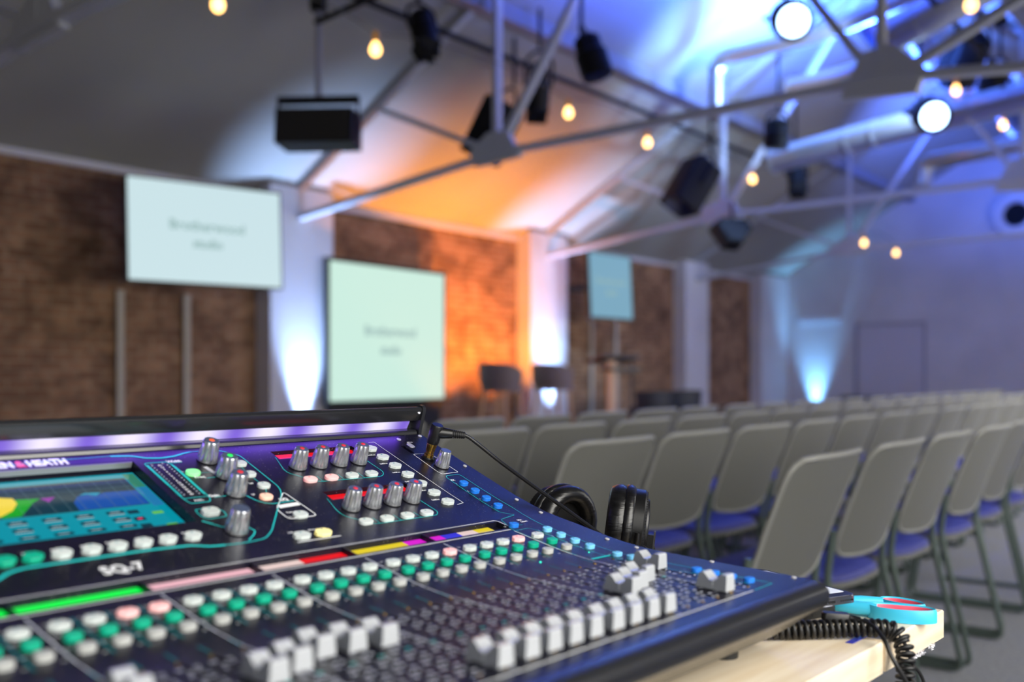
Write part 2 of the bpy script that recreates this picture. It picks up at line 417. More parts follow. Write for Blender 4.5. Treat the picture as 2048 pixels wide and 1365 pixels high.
# hood at the rear with light bar
hd = MB()
hood = [(.531, ZB+.134), (.5195, ZB+.136), (.5115, ZB+.1475), (.5112, ZB+.1500), (.5130, ZB+.1522), (.5165, ZB+.1532), (.545, ZB+.1500), (.575, ZB+.139), (.58, ZB+.10), (.58, .010), (.5455, .010), (.5455, ZB+.118), (.531, ZB+.1265)]
hd.sweep(hood[::-1], XL, -.004, M['black_metal'])
hd.build('rear_hood', con, 30)
lg = MB(); lg.sweep([(.5185, ZB+.1195), (.5188, ZB+.1225), (.5205, ZB+.1245), (.5305, ZB+.1262), (.5305, ZB+.1195)][::-1], XL, -.006, M['black_metal']); lg.build('ledge', con, 30)
le = MB(); le.add([(XL, .5300, ZB+.1262), (-.012, .5300, ZB+.1262), (-.012, .5245, ZB+.1355), (XL, .5245, ZB+.1355), (XL, .5310, ZB+.1262), (-.012, .5310, ZB+.1262), (-.012, .5260, ZB+.1358), (XL, .5260, ZB+.1358)],
    [(0, 1, 2, 3), (4, 7, 6, 5), (0, 4, 5, 1), (3, 2, 6, 7), (1, 5, 6, 2), (0, 3, 7, 4)], M['led']); le.build('light_bar', con, 0, label='glowing violet and white light bar')
ep = MB()
eprof = [(.5185, ZB+.110), (.5175, ZB+.1235), (.5100, ZB+.1475), (.5100, ZB+.1515), (.5130, ZB+.1545), (.5180, ZB+.1550), (.547, ZB+.1515), (.577, ZB+.141), (.582, ZB+.10), (.582, .010), (.53, .010)]
ep.sweep(eprof[::-1], -.004, .001, M['black_metal'])
epo = ep.build('end_plate', con, 30)
sc = MB(); sc.lathe([(.0022, 0), (.0022, .0008), (.0016, .0012)], M['screw'], 10, Matrix.Translation((-.0085, .5128, ZB+.146)) @ Matrix.Rotation(radians(58), 4, 'X')); sc.build('hood_screw', epo)

for i, (x, y) in enumerate([(-.0065, .5130), (-.0071, .4367), (-.0095, .3552), (-.0098, .3203), (-.0115, .2310), (-.009, .1969), (-.0052, .1140), (-.0077, .0300)]):
    s_ = MB(); s_.lathe([(.0025, 0), (.0025, .0006), (.0018, .0011), (.0008, .0006)], M['screw'], 12); s_.build('screw', con, T=PT(x, y, .0002))

# buttons
def btn(name, w, l, h, mt, x, y, r=None, ch=.0004, label=None, mark=True):
    key = (name, w, l, h, mt.name)
    if key not in _fc:
        b = MB(); r0_ = r if r is not None else min(w, l)*.48
        b.prism(rrect(w, l, r0_, 1 if r is not None else 5), -.001, h, mt, ch=ch)
        if mark: b.prism(rrect(w*.16, .0011, .0005, 2), h-.0002, h+.0001, M['dim_teal'] if mt is not M['btn_pink'] else M['red_dot'], Matrix.Translation((0, l*.26, 0)))
        o = b.build(name, con, 22, T=PT(x, y)); _fc[key] = o.data
    else:
        o = mk(name, _fc[key], con, PT(x, y))
    if label: o['label'] = label
    return o
pink = {(0, 3), (1, 3), (4, 3), (4, 2)}
for b in range(7):
    for k in range(4):
        x = BX[b][k]; lit = (b, k) in pink
        btn('select_button', .0146, .0098, .0034, M['btn_pink'] if lit else M['btn_white'], x, .2668, r=.0034, label='pink lit button' if lit else None)
        btn('mute_button', .0120, .0088, .0042, M['btn_green'], x, .2482)
        btn('listen_button', .0120, .0088, .0042, M['btn_grey'], x, .2302)
btn('select_button', .0146, .0098, .0034, M['btn_white'], -.0800, .2668, r=.0034)
btn('mute_button', .0120, .0088, .0042, M['btn_green'], -.0800, .2482); btn('listen_button', .0120, .0088, .0042, M['btn_grey'], -.0800, .2302)
for x, y in [(-.0489, .3990), (-.0491, .3816), (-.0498, .3642), (-.0512, .3460)]: btn('effects_button', .0112, .0082, .0038, M['btn_blue'], x, y, label='mid blue round button')
btn('mix_button', .0112, .0082, .0038, M['btn_blue'], -.0792, .2988)
for y in (.2752, .2575, .2396, .2212): btn('mix_button', .0112, .0080, .0038, M['btn_sky'], -.0545, y, label='pale blue round button')
for y in (.1890, .1721): btn('mix_button', .0112, .0080, .0038, M['btn_sky'], -.0536, y, label='pale blue round button')
for y in (.1024, .0846, .0675, .0501): btn('mix_button', .0112, .0080, .0038, M['btn_blue'], -.0523, y)
for i, y in enumerate([.4914, .4707, .4500, .4300, .4100, .3898, .3690]):
    pass
for x, y in [(-.1035, .4905), (-.1035, .4712), (-.1038, .4500), (-.1038, .4295), (-.1038, .4090), (-.1045, .3890), (-.0990, .3690)]:
    pass
for i in range(7):
    y = .4905-.0203*i; btn('soft_key', .0160, .0112, .0030, M['btn_white'], -.1038, y, r=.0040)
for x, lit in ((-.2268, 1), (-.2003, 1), (-.1737, 0), (-.1474, 0)):
    btn('rotary_button', .0152, .0102, .0030, M['btn_pink'] if lit else M['btn_white'], x, .4385, label='pink lit button' if lit else None)
for x in (-.2276, -.2013, -.1750, -.1488): btn('rotary_button', .0152, .0102, .0030, M['btn_white'], x, .3533)
btn('copy_button', .0165, .0112, .0032, M['btn_white'], -.3067, .3454, r=.0036); btn('paste_button', .0165, .0112, .0032, M['btn_yellow'], -.2838, .3451, r=.0036, label='yellow lit button')
btn('flip_button', .0150, .0105, .0030, M['btn_white'], -.2828, .3797)
btn('filter_button', .0140, .0105, .0030, M['btn_glow_green'], -.3375, .4702, label='glowing green button', mark=False)
for x, y, mm, lb in ((-.2800, .4800, 'btn_white', None), (-.2836, .4588, 'btn_white', None), (-.2833, .4361, 'btn_white', None), (-.2944, .4161, 'btn_peach', 'peach lit button')):
    btn('band_button', .0130, .0098, .0030, M[mm], x, y, label=lb)
btn('solo_button', .0160, .0110, .0040, M['btn_white'], -.3622, .4012, r=.0030)
for i, x in enumerate([-.5665, -.5465, -.5272, -.5062, -.4838, -.4632, -.4422, -.4212, -.3990]):
    g = i < 3
    btn('screen_button', .0150, .0105, .0042, M['btn_green'] if g else M['btn_white'], x, .3680, r=.0040, label='teal green button' if g else None)

# strip displays
DC = {0: ['l_mag', 'l_blue', 'l_white', 'l_yellow'], 1: ['l_yellow', 'l_yellow', 'l_yellow', 'l_mag'], 2: ['l_white', 'l_white', 'l_red', 'l_red'], 3: ['l_pink']*4, 4: ['l_green']*4, 5: ['l_green']*4, 6: ['l_green']*4}
CN = {'l_mag': 'magenta', 'l_blue': 'blue', 'l_white': 'pale pink', 'l_yellow': 'yellow', 'l_red': 'red', 'l_pink': 'pink', 'l_green': 'bright green', 'l_rose': 'rose pink'}
for b in range(7):
    for k in range(4):
        d = MB(); d.box((0, 0, 0), (.0222, .0186, .0008), M[DC[b][k]]); d.build('strip_display', con, 0, PT(BX[b][k], .3070, -.0049), 'lit %s strip display' % CN[DC[b][k]])
for x0, yc, cols in ((-.2290, .4935, ['l_rose', 'l_red', 'l_rose', 'l_red']), (-.2284, .408, ['l_red']*4)):
    for k in range(4):
        d = MB(); d.box((0, 0, 0), (.0258, .0150, .0008), M[cols[k]]); d.build('rotary_display', con, 0, PT(x0+.0135+.0268*k, yc, -.0044), 'lit %s strip display' % CN[cols[k]])

# touch screen
def S(x, y, h): # on the screen plane (recessed)
    return (x, y, ZB+pz(y)-.0098+h)
ts = MB()
def poly(pts, mt, h): ts.add([S(x, y, h) for x, y in pts], [tuple(range(len(pts)))], mt)
poly([(-.639, .3935), (-.381, .3935), (-.381, .5005), (-.639, .5005)], M['s_teal'], 0)
poly([(-.638, .444), (-.3935, .4445), (-.3935, .492), (-.638, .492)], M['s_dark'], .0002)
poly([(-.3925, .474), (-.382, .474), (-.382, .498), (-.3925, .498)], M['s_side'], .0002)
poly([(-.3925, .441), (-.382, .441), (-.382, .4735), (-.3925, .4735)], M['s_sidebl'], .0002)
poly([(-.3940, .4450), (-.4562, .4450), (-.455, .458), (-.4479, .4671), (-.4387, .4685), (-.4320, .4655), (-.4233, .4698), (-.3940, .4686)], M['s_blue'], .0004)
poly([(-.4460, .4685), (-.4400, .4715), (-.4320, .4710), (-.4260, .4700), (-.4320, .4655), (-.4387, .4685)], M['s_sky'], .0005)
poly([(-.4562, .4450), (-.5030, .4450), (-.4861, .4633), (-.4760, .4655), (-.4646, .4665), (-.455, .4600)], M['s_deep'], .0004)
poly([(-.4861, .4635), (-.5030, .4450), (-.5160, .4445), (-.5300, .455), (-.5000, .4705), (-.4784, .4690)], M['s_green'], .0006)
poly([(-.5500, .4700), (-.5560, .4550), (-.5300, .4450), (-.5178, .4470), (-.5060, .4540), (-.4985, .4640), (-.4985, .4725), (-.5100, .4760), (-.5300, .4770)][::-1], M['s_yellow'], .0008)
poly([(-.4784, .4687), (-.4659, .4691), (-.4740, .4617)], M['s_mag'], .0008)
for i in range(14):
    x = -.400-.0125*i; poly([(x, .4450), (x+.0004, .4450), (x+.0004, .4915), (x, .4915)], M['s_line'], .0007)
for y in (.4760, .4840): poly([(-.638, y), (-.3935, y), (-.3935, y+.0004), (-.638, y+.0004)], M['s_line'], .0007)
for cx in (-.4300, -.4568, -.4830, -.5100, -.5370):
    for j, y in enumerate((.4385, .4275, .4160)):
        poly([(cx-.0078, y-.004), (cx+.0078, y-.004), (cx+.0078, y), (cx-.0078, y)], M['s_deep'], .0003)
        poly([(cx-.0045, y-.0024), (cx+.004, y-.0024), (cx+.004, y-.0014), (cx-.0045, y-.0014)], M['s_white'], .0005)
        if j < 2: poly([(cx-.0068, y-.0058), (cx+.0068, y-.0058), (cx+.0068, y-.0046), (cx-.0068, y-.0046)], M['s_white'], .0003)
for y in (.4375, .4260, .4150): poly([(-.4200, y-.0058), (-.4100, y-.0058), (-.4100, y), (-.4200, y)], M['s_deep'], .0003)
poly([(-.4170, .4220), (-.4128, .4220), (-.4128, .4238), (-.4170, .4238)], M['l_rose'], .0006)
poly([(-.4000, .428), (-.3900, .428), (-.3900, .432), (-.4000, .432)], M['s_lime'], .0003); poly([(-.3980, .405), (-.3880, .405), (-.3880, .411), (-.3980, .411)], M['s_lime'], .0003)
ts.build('touch_screen', con, 0, label='lit colour touch screen showing an equaliser curve')
bz = MB(); Tb = PT(-.51, .5015)
bz.box((0, -.0008, -.0030), (.258, .0012, .0056), M['silver_lip'], Tb); bz.build('screen_trim', con, 0, label='silver trim along the back of the screen')

# knobs
def knob(name, x, y, rb, rtp, h, dot, h0=.0012):
    key = ('knob', rb, dot)
    if key not in _fc:
        k_ = MB(); n = 72
        k_.lathe([(rb*1.0, h0), (rb*1.0, h0+h*.12), (rb*.94, h*.35), (rb*.86, h*.66), (rtp*1.02, h*.93), (rtp*.90, h)], M['chrome'], n, flute=[0, .01, .12, .24, .22, .06])
        me1 = k_
        t = MB(); t.lathe([(rtp*.93, 0), (rtp*.91, .0004)], M['knob_top'], 24)
        d = MB(); d.lathe([(rtp*.36, 0), (rtp*.33, .0005)], M[dot], 16) if dot else None
        sk = MB(); sk.lathe([(rb*1.02, 0), (rb*1.02, h0)], M['black_plastic'], 32)
        o = me1.build(name, con, 35, PT(x, y)); a_ = t.build('knob_cap', o, 30, Matrix.Translation((0, 0, h-.0002)))
        s2 = sk.build('skirt', o, 30)
        l2 = d.build('light_dot', o, 30, Matrix.Translation((0, 0, h+.0001)), {'red_dot': 'small red light', 'green_dot': 'small green light', 'orange_dot': 'small orange light'}.get(dot)) if dot else None
        _fc[key] = (o.data, a_.data, s2.data, l2.data if l2 else None)
    else:
        q = _fc[key]; o = mk(name, q[0], con, PT(x, y)); mk('knob_cap', q[1], o, Matrix.Translation((0, 0, h-.0002))); mk('skirt', q[2], o)
        if q[3]:
            e_ = mk('light_dot', q[3], o, Matrix.Translation((0, 0, h+.0001)), {'red_dot': 'small red light', 'green_dot': 'small green light', 'orange_dot': 'small orange light'}.get(dot))
    return o
for x in (-.2222, -.1958, -.1690, -.1424): knob('rotary_knob', x, .4655, .0092, .0070, .0215, 'red_dot')
for x in (-.2230, -.1966, -.1702, -.1440): knob('rotary_knob', x, .3810, .0092, .0070, .0215, 'red_dot')
knob('equaliser_knob', -.3088, .4925, .0100, .0078, .0220, 'orange_dot')
knob('equaliser_knob', -.3092, .4605, .0100, .0078, .0220, 'green_dot')
knob('equaliser_knob', -.3190, .4290, .0101, .0079, .0221, 'red_dot')
knob('screen_knob', -.3575, .3690, .0102, .0080, .0222, None)
knob('headphone_knob', -.0410, .4410, .0086, .0066, .0200, None)

# faders
FY = {}
for b in range(7):
    for k in range(4): FY[(b, k)] = .0410
FY[(0, 0)] = .0895; FY[(0, 1)] = .0980; FY[(0, 2)] = .1065; FY[(0, 3)] = .0430
FY[(3, 0)] = .1300; FY[(3, 1)] = .1265; FY[(3, 2)] = .1215; FY[(4, 2)] = .1110; FY[(4, 3)] = .1190; FY[(5, 3)] = .1350
fh = .0135
fprof = [(0, 0), (.0004, fh-.0012), (.0014, fh), (.0060, fh-.0001), (.0078, fh-.0018), (.0098, fh-.0052), (.0130, fh-.0064), (.0165, fh-.0056), (.0195, fh-.0026), (.0222, fh-.0004), (.0248, fh-.0006), (.0264, fh-.0022), (.0290, .0004), (.0290, 0)]
def fader_meshes():
    b = MB()
    def wd(z): return .0074-.0012*(z/fh)
    L = [(-wd(z), y, z) for y, z in fprof]; Rr = [(wd(z), y, z) for y, z in fprof]; n = len(fprof)
    b.add(L+Rr, [tuple(range(n)), tuple(reversed(range(n, 2*n)))], M['cap_dark'])
    tf = [(i, n+i, n+i+1, i+1) for i in range(2, n-3)]
    b.add(L+Rr, tf, M['cap_top'])
    b.add(L+Rr, [(n-3, 2*n-3, 2*n-2, n-2), (n-2, 2*n-2, 2*n-1, n-1)], M['cap_dark'])
    b.add(L+Rr, [(0, n, n+1, 1), (1, n+1, n+2, 2)], M['cap_face'])
    b.box((0, .0130, .0044), (.0146, .0006, .0076), M['cap_face'])
    return b
fm = fader_meshes()
first = None
def fader(x, y, name='fader_cap'):
    global first
    T = PT(x, y, .0010)
    if first is None:
        first = fm.build(name, con, 30, T); first.data.name = 'fader_cap'
        st = MB(); st.box((0, .0145, -.001), (.0014, .006, .006), M['screw']); first_st = st.build('stem', first, 0); first['_'] = 1; del first['_']
        _fc['stem'] = first_st.data
    else:
        o = mk(name, first.data, con, T); mk('stem', _fc['stem'], o)
for b in range(7):
    for k in range(4): fader(BX[b][k]+.0105, FY[(b, k)])
fader(-.0693, .1275)

# printed lines and legends
tl = MB(); wl = MB(); dl = MB(); gl_ = MB()
def ribbon(mb, pts, w, mt, closed=False, h=.00035, step=.012):
    P = [V((p[0], p[1])) for p in pts]
    if closed: P.append(P[0])
    Q = []
    for a_, b_ in zip(P, P[1:]):
        n = max(1, int((b_-a_).length/step)); Q += [a_.lerp(b_, i/n) for i in range(n)]
    Q.append(P[-1])
    vs = []; N = len(Q)
    for i, p in enumerate(Q):
        d = Q[min(i+1, N-1)]-Q[max(i-1, 0)]
        if closed and i in (0, N-1): d = Q[1]-Q[N-2]
        d.normalize(); nn = V((-d.y, d.x))*w/2
        for q in (p+nn, p-nn): vs.append((q.x, q.y, ZB+pz(q.y)+h))
    mb.add(vs, [(2*i, 2*i+1, 2*i+3, 2*i+2) for i in range(N-1)], mt)
def rp(pts, r, closed=False):
    P = [V((p[0], p[1], 0)) for p in pts]
    if closed:
        mid = (P[0]+P[-1])/2; P = [mid]+P+[mid]
    return [(q.x, q.y) for q in fillet(P, r, 4)]
t = M['teal_line']; W_ = M['white_line']; G_ = M['grey_line']
ribbon(tl, rp([(-.2320, .4895), (-.2405, .4630), (-.2400, .4560), (-.2200, .4345), (-.1370, .4325), (-.1280, .4400), (-.1290, .4700)], .006), .0007, t)
ribbon(tl, rp([(-.2338, .4030), (-.2400, .3800), (-.2400, .3700), (-.2200, .3480), (-.1390, .3478), (-.1320, .3540), (-.1330, .3880)], .006), .0007, t)
for x in (-.2135, -.1870, -.1606): ribbon(tl, [(x, .4450), (x, .4335)], .0005, t); ribbon(tl, [(x, .3600), (x, .3485)], .0005, t)
ribbon(tl, [(-.58, .5010), (-.4943, .5075), (-.4420, .5115), (-.3960, .5125)], .0006, t)
ribbon(tl, rp([(-.3960, .5125), (-.3766, .5105), (-.3660, .5050), (-.3500, .5030), (-.3360, .5050), (-.3240, .5090), (-.3150, .5110)], .004), .0022, t)
ribbon(tl, rp([(-.3150, .5110), (-.2850, .5105), (-.2686, .4985), (-.2684, .4317), (-.2740, .4200), (-.3260, .3620), (-.3400, .3510), (-.3600, .3490), (-.3800, .3500)], .006), .0011, t)
ribbon(tl, rp([(-.3800, .3500), (-.3938, .3513), (-.4060, .3570), (-.4429, .3590), (-.5381, .3585), (-.5500, .3550), (-.5600, .3470), (-.62, .3450)], .006), .0026, t)
ribbon(tl, rp([(-.3724, .4955), (-.3498, .4955), (-.3462, .4870), (-.3465, .4270), (-.3500, .4200), (-.3697, .4200), (-.3715, .4300)], .003, True), .0010, t, True)
ribbon(tl, [(-.3712, .4920), (-.3712, .4330)], .0022, t); ribbon(tl, [(-.3475, .4900), (-.3475, .4330)], .0022, t); ribbon(tl, [(-.3712, .4290), (-.3475, .4290)], .0008, t)
ribbon(tl, rp([(-.3718, .4095), (-.3530, .4095), (-.3480, .4020), (-.3500, .3935), (-.3700, .3925), (-.3730, .4000)], .003, True), .0009, t, True)
ribbon(tl, rp([(-.3761, .3910), (-.3621, .3751), (-.3560, .3720)], .004), .0018, t); ribbon(tl, rp([(-.3440, .3740), (-.3400, .3660), (-.3453, .3600), (-.3560, .3520)], .004), .0012, t)
ribbon(tl, rp([(-.3137, .4300), (-.3056, .4103), (-.2960, .4045), (-.2700, .4060)], .006), .0010, t)
ribbon(tl, [(-.3300, .4702), (-.3170, .4700)], .0005, t); ribbon(tl, [(-.2815, .4750), (-.2825, .4640)], .0006, t); ribbon(tl, [(-.2830, .4530), (-.2825, .4410)], .0006, t); ribbon(tl, [(-.2840, .4310), (-.2900, .4210)], .0006, t)
for a_, b_ in (((-.3500, .4925), (-.3350, .4930)), ((-.3292, .4600), (-.3200, .4605)), ((-.3425, .4260), (-.3300, .4265))): ribbon(tl, [a_, b_], .0007, t)
ribbon(tl, rp([(-.0598, .3346), (-.0570, .4170), (-.0535, .4206), (-.0330, .4200), (-.0330, .3400), (-.0400, .3060), (-.0430, .2900), (-.0430, .2050), (-.0430, .1881), (-.0420, .0400), (-.0300, .0318)], .004)[:-2], .0006, t)
ribbon(tl, rp([(-.0598, .3346), (-.0480, .3240), (-.0587, .3224), (-.0760, .3190), (-.0890, .2900), (-.0890, .2100)], .003), .0006, t)
ribbon(tl, [(-.0720, .2995), (-.0640, .2995)], .0005, t)
ribbon(tl, rp([(-.0870, .2880), (-.0680, .2885), (-.0640, .2800), (-.0640, .2000), (-.0640, .1881), (-.0600, .0450)], .003), .0006, t)
ribbon(tl, [(-.0865, .1943), (-.0560, .1932)], .0034, t)
ribbon(tl, [(-.0430, .0330), (-.0760, .0318)], .0010, t); ribbon(tl, [(-.0430, .1881), (-.0430, .0330)], .0006, t)
for b in range(7):
    for k in range(4):
        x = BX[b][k]
        if k < 3: ribbon(dl, [(x+.0125, .2770), (x+.0125, .2180)], .0011, M['dim_teal'])
        ribbon(dl, [(x+.0125, .2010), (x+.0125, .1860)], .0010, M['dim_teal'])
    xe = BX[b][3]+.0133
    if b > 0: ribbon(gl_, [(xe, .2880), (xe, .2145)], .0013, G_); ribbon(gl_, [(xe, .2125), (xe, .0330)], .0010, G_)
xe = -.0905
ribbon(gl_, [(xe, .2880), (xe, .2145)], .0009, W_); ribbon(gl_, [(xe, .2125), (xe, .0317)], .0009, G_)
ribbon(gl_, [(XL+.01, .0308), (-.0800, .0317)], .0014, W_)
ribbon(gl_, rp([(XL+.01, .3205), (-.0860, .3190), (-.0835, .3160), (-.0835, .2980)], .002), .0010, W_)
ribbon(gl_, [(XL+.01, .2930), (-.0905, .2925)], .0013, W_)
ribbon(wl, [(-.0848, .5060), (-.0935, .5060)], .0006, W_); ribbon(wl, [(-.0848, .5060), (-.0848, .3640)], .0006, W_); ribbon(wl, [(-.0848, .3640), (-.0960, .3620)], .0006, W_)
ribbon(wl, rp([(-.0553, .4723), (-.0310, .4715), (-.0300, .4680), (-.0300, .4252), (-.0560, .4246), (-.0575, .4300)], .002, True), .0007, W_, True)
ribbon(wl, rp([(-.2700, .4230), (-.2975, .3950), (-.2975, .3765), (-.2655, .3765)], .005, True), .0011, W_, True)
ribbon(wl, [(-.2930, .3985), (-.2690, .4000)], .0055, W_)
ribbon(wl, [(-.3170, .3370), (-.2700, .3370)], .0013, W_)
ribbon(wl, [(-.3180, .4810), (-.3150, .4640)], .0045, W_)
def legend(txt, x, y, size, mt=None, mb=None, bold=.0, align='CENTER', space=1., ys=1.):
    text_into(mb or wl, txt, size, mt or W_, PT(x, y, .0003) @ Matrix.Diagonal((1, ys, 1, 1)), align=align, bold=bold, space=space)
legend('ALLEN', -.4835, .5085, .0108, M['white_line'], bold=.0007, align='RIGHT', ys=1.35); legend('&', -.4780, .5085, .0110, M['scissor_red'], bold=.0008, align='CENTER', ys=1.3); legend('HEATH', -.4722, .5085, .0108, bold=.0007, align='LEFT', ys=1.35)
legend('SQ-7', -.4740, .3385, .0150, bold=.0006, space=1.05, ys=1.15)
legend('Width', -.3420, .4955, .0058, bold=.0002); legend('Freq', -.3345, .4632, .0058, bold=.0002); legend('Gain', -.3410, .4290, .0058, bold=.0002)
legend('EQ', -.2790, .4098, .0072, bold=.0003); legend('PAFL', -.3590, .4240, .0042, bold=.0001); legend('GEQ', -.2810, .3992, .0045, M['dim_teal'])
legend('PL', -.2770, .4110, .0036, bold=.0001); legend('Fader Flip', -.2850, .3875, .0036, bold=.0001, align='CENTER'); legend('In', -.2935, .3800, .0036)
legend('LF', -.3030, .4238, .0038, bold=.0001); legend('HM', -.2930, .4640, .0038, bold=.0001); legend('LM', -.2920, .4435, .0038, bold=.0001); legend('In', -.3445, .4755, .0034)
legend('L', -.3660, .4930, .0034); legend('R', -.3550, .4930, .0034)
for i, tx in enumerate(['Pk', '12', '9', '6', '3', '0', '3', '6', '12', '18', '24', '36', '48', '60']):
    y = .4900-.0042*i; legend(tx, -.3595, y, .0036, bold=.00012)
    for xx in (-.3672, -.3520): wl.box((0, 0, .0003), (.0012, .0008, .0004), M['grey_line'], PT(xx, y))
for i in range(7): legend('SoftKey', -.1130, .4985-.0203*i, .0034, bold=.0001)
for i in range(4): legend(str(i+1), -.0560, .4020-.0175*i, .0036)
legend('FX', -.0540, .4100, .0044, bold=.0002); legend('BT2 In', -.0350, .5000, .0032, bold=.0001); legend('Talk', -.0430, .4880, .0030)
legend('Mix', -.0560, .3110, .0040, bold=.0002); legend('Select', -.0545, .3060, .0040, bold=.0002); legend('LR', -.0895, .3010, .0034)
for i in range(4): legend(str(i+1), -.0625, .2790-.0178*i, .0034)
legend('A/B', -.3120, .3545, .0036, bold=.0001); legend('Mute', -.2890, .3545, .0036, bold=.0001)
for i, tx in enumerate(['Copy', 'Paste', 'Reset', 'Mixer', 'Scenes', 'Lib', 'Util', 'Home']): legend(tx, [-.5465, -.5272, -.5062, -.4838, -.4632, -.4422, -.4212, -.3990][i], .3765, .0036, bold=.0002)
for b in range(7):
    for k in range(4):
        x = BX[b][k]
        legend('Sel', x-.006, .2745, .0032); legend('Mute', x-.007, .2555, .0030); legend('PAFL', x-.008, .2370, .0030)
        legend('Pk', x+.0085, .2225, .0030)
        xs = x+.0105
        for j, tx in enumerate(['10', '5', '0', '5', '10', '20', '30', '40', '00']):
            y = .1700-.0148*j; legend(tx, xs-.0062, y, .0050, G_, bold=.00022); legend(tx, xs+.0052, y, .0044, M['teal_line'] if j == 4 else G_, bold=.0002)
            wl.box((0, 0, .0004), (.0034, .0009, .0003), G_, PT(xs-.0030, y-.0074)); wl.box((0, 0, .0004), (.0034, .0009, .0003), G_, PT(xs+.0030, y-.0074))
for j, tx in enumerate(['10', '5', '0', '5', '10', '20', '30', '40', '00']):
    y = .1700-.0148*j; legend(tx, -.0755, y, .0050, G_, bold=.00022); wl.box((0, 0, .0002), (.0030, .0009, .0003), G_, PT(-.0665, y)); wl.box((0, 0, .0002), (.0030, .0009, .0003), G_, PT(-.0725, y-.0074))
for x, y, tx in ((-.0560, .1960, 'A'), (-.0605, .1780, 'B'), (-.0605, .1080, 'C'), (-.0605, .0900, 'D')): legend(tx, x, y, .0034)
tl.add(dl.v, dl.f, M['dim_teal']); tl.build('teal_outlines', con, 0); wl.build('white_legends', con, 0); gl_.build('section_lines', con, 0)
# slot end screws
for grp in SLOTS:
    for x in grp:
        if x < -.57: continue
        for y in (.1826, .0425):
            s_ = MB(); s_.lathe([(.0016, 0), (.0016, .0005), (.0008, .0009)], M['brass'], 8)
            if 'ss' not in _fc: _fc['ss'] = s_.build('slot_screw', con, T=PT(x, y)).data
            else: mk('slot_screw', _fc['ss'], con, PT(x, y))
ld = MB(); ld.lathe([(.0011, 0), (.0009, .0008)], M['led_teal'], 10); ld.build('meter_light', con, T=PT(-.1400, .2130), label='tiny glowing teal light')
ld = MB(); ld.lathe([(.0008, 0), (.0006, .0006)], M['led_teal'], 10); ld.build('meter_light', con, T=PT(-.0690, .2110), label='tiny glowing teal light')
# sockets
so = MB(); so.lathe([(.0082, 0), (.0082, .0022), (.0070, .0034), (.0040, .0036)], M['black_plastic'], 24); so.build('headphone_socket', con, T=PT(-.0437, .4603))
so = MB(); so.lathe([(.0028, 0), (.0028, .0008), (.0018, .0009)], M['screw'], 16); so.build('jack_hole', con, T=PT(-.0448, .5085))
so = MB(); so.prism(rrect(.0070, .0105, .0025), 0, .0008, M['screw'], ch=.0003); so.build('memory_slot', con, T=PT(-.0400, .4930))
for x in (-.013, -.45, -.85):
    for y in (.074, .50):
        fo = MB(); fo.lathe([(.012, 0), (.013, .0104)], M['rubber'], 16); fo.build('foot', con, T=Matrix.Translation((x-.04, y, 0)))

# ------------------------------------------------------------------ desk and what lies on it
def desk_thing(name, label, cat, x=0, y=0, z=0, group=None):
    p = Tdesk @ V((x, y, z)); return thing(name, label, cat, p, RC, group)
desk = desk_thing('wooden_desk', 'pale pine desk with blunt square edge under the mixing console', 'desk')
desk.location.z = 0
def DZ(z): return TZ+z
top = MB(); TH = .0290
def plank(x0, x1, y0, y1, chx=0.):
    pr = [(y0, DZ(-TH)), (y0, DZ(-.0015)), (y0+.0015, DZ(0)), (y1, DZ(0)), (y1, DZ(-TH))]
    top.sweep(pr[::-1], x0, x1, M['wood'])
plank(-1.15, .0860, -.0140, .80); plank(.0925, .2560, -.0140, .80)
top.sweep([(-.006, DZ(-TH)), (-.006, DZ(-.001)), (.79, DZ(-.001)), (.79, DZ(-TH))][::-1], .0858, .0927, M['wood_grain'])
top.build('desktop', desk, 30)
for x in (-1.05, .10):
    for y in (.22, .70):
        l = MB(); l.box((x, y, (TZ-TH)/2), (.06, .06, TZ-TH), M['wood']); l.build('leg', desk, 0)
for y in (.22, .70):
    l = MB(); l.box((-.475, y, TZ-TH-.035), (1.10, .022, .07), M['wood']); l.build('apron', desk, 0)
fl = MB()
random.seed(3)
for k in range(60):
    x = random.choice([random.uniform(.160, .178), random.uniform(.178, .192), random.uniform(.205, .222)]); z_ = -TH-.0035*random.random()**1.5
    c_ = V((x, -.0135-.003*random.random(), DZ(z_))); q = [c_+V((random.uniform(-1, 1), random.uniform(-1, 1), random.uniform(-1, 1)))*.0022 for _ in range(4)]
    fl.add(q, [(0, 1, 2), (0, 3, 1), (0, 2, 3), (1, 3, 2)], M['paper_fluff'])
fl.build('torn_tape', desk, 0, label='torn white tape shreds under the desk edge')
tp = desk_thing('tape_strip', 'small strip of blue tape on the desk under the coiled cable', 'tape')  # thin blue strip stands in for a reflection on the desktop
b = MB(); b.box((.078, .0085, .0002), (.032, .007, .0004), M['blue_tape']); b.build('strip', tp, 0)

# coiled cable
def helix(path, R, turns_per_m, n=14):
    P = spline(path, 14); L = [0]
    for a_, b_ in zip(P, P[1:]): L.append(L[-1]+(b_-a_).length)
    T_ = L[-1]; N = int(T_*turns_per_m*n); out = []
    for i in range(N+1):
        s0 = T_*i/N; j = min(len(P)-2, next((k for k in range(len(P)-1) if L[k+1] >= s0), len(P)-2))
        u = (s0-L[j])/max(1e-9, L[j+1]-L[j]); p = P[j].lerp(P[j+1], u)
        d = (P[min(j+2, len(P)-1)]-P[max(j-1, 0)]).normalized()
        a1 = V((d.y, -d.x, 0)); 
        if a1.length < .25: a1 = V((.7, .7, 0))
        a1 = V((.66, -.62, 0)) if abs(d.z) > .8 else a1
        a1 = (a1-d*a1.dot(d)).normalized(); a2 = d.cross(a1)
        ph = 2*pi*i/n; out.append(p+a1*cos(ph)*R+a2*sin(ph)*R)
    return out
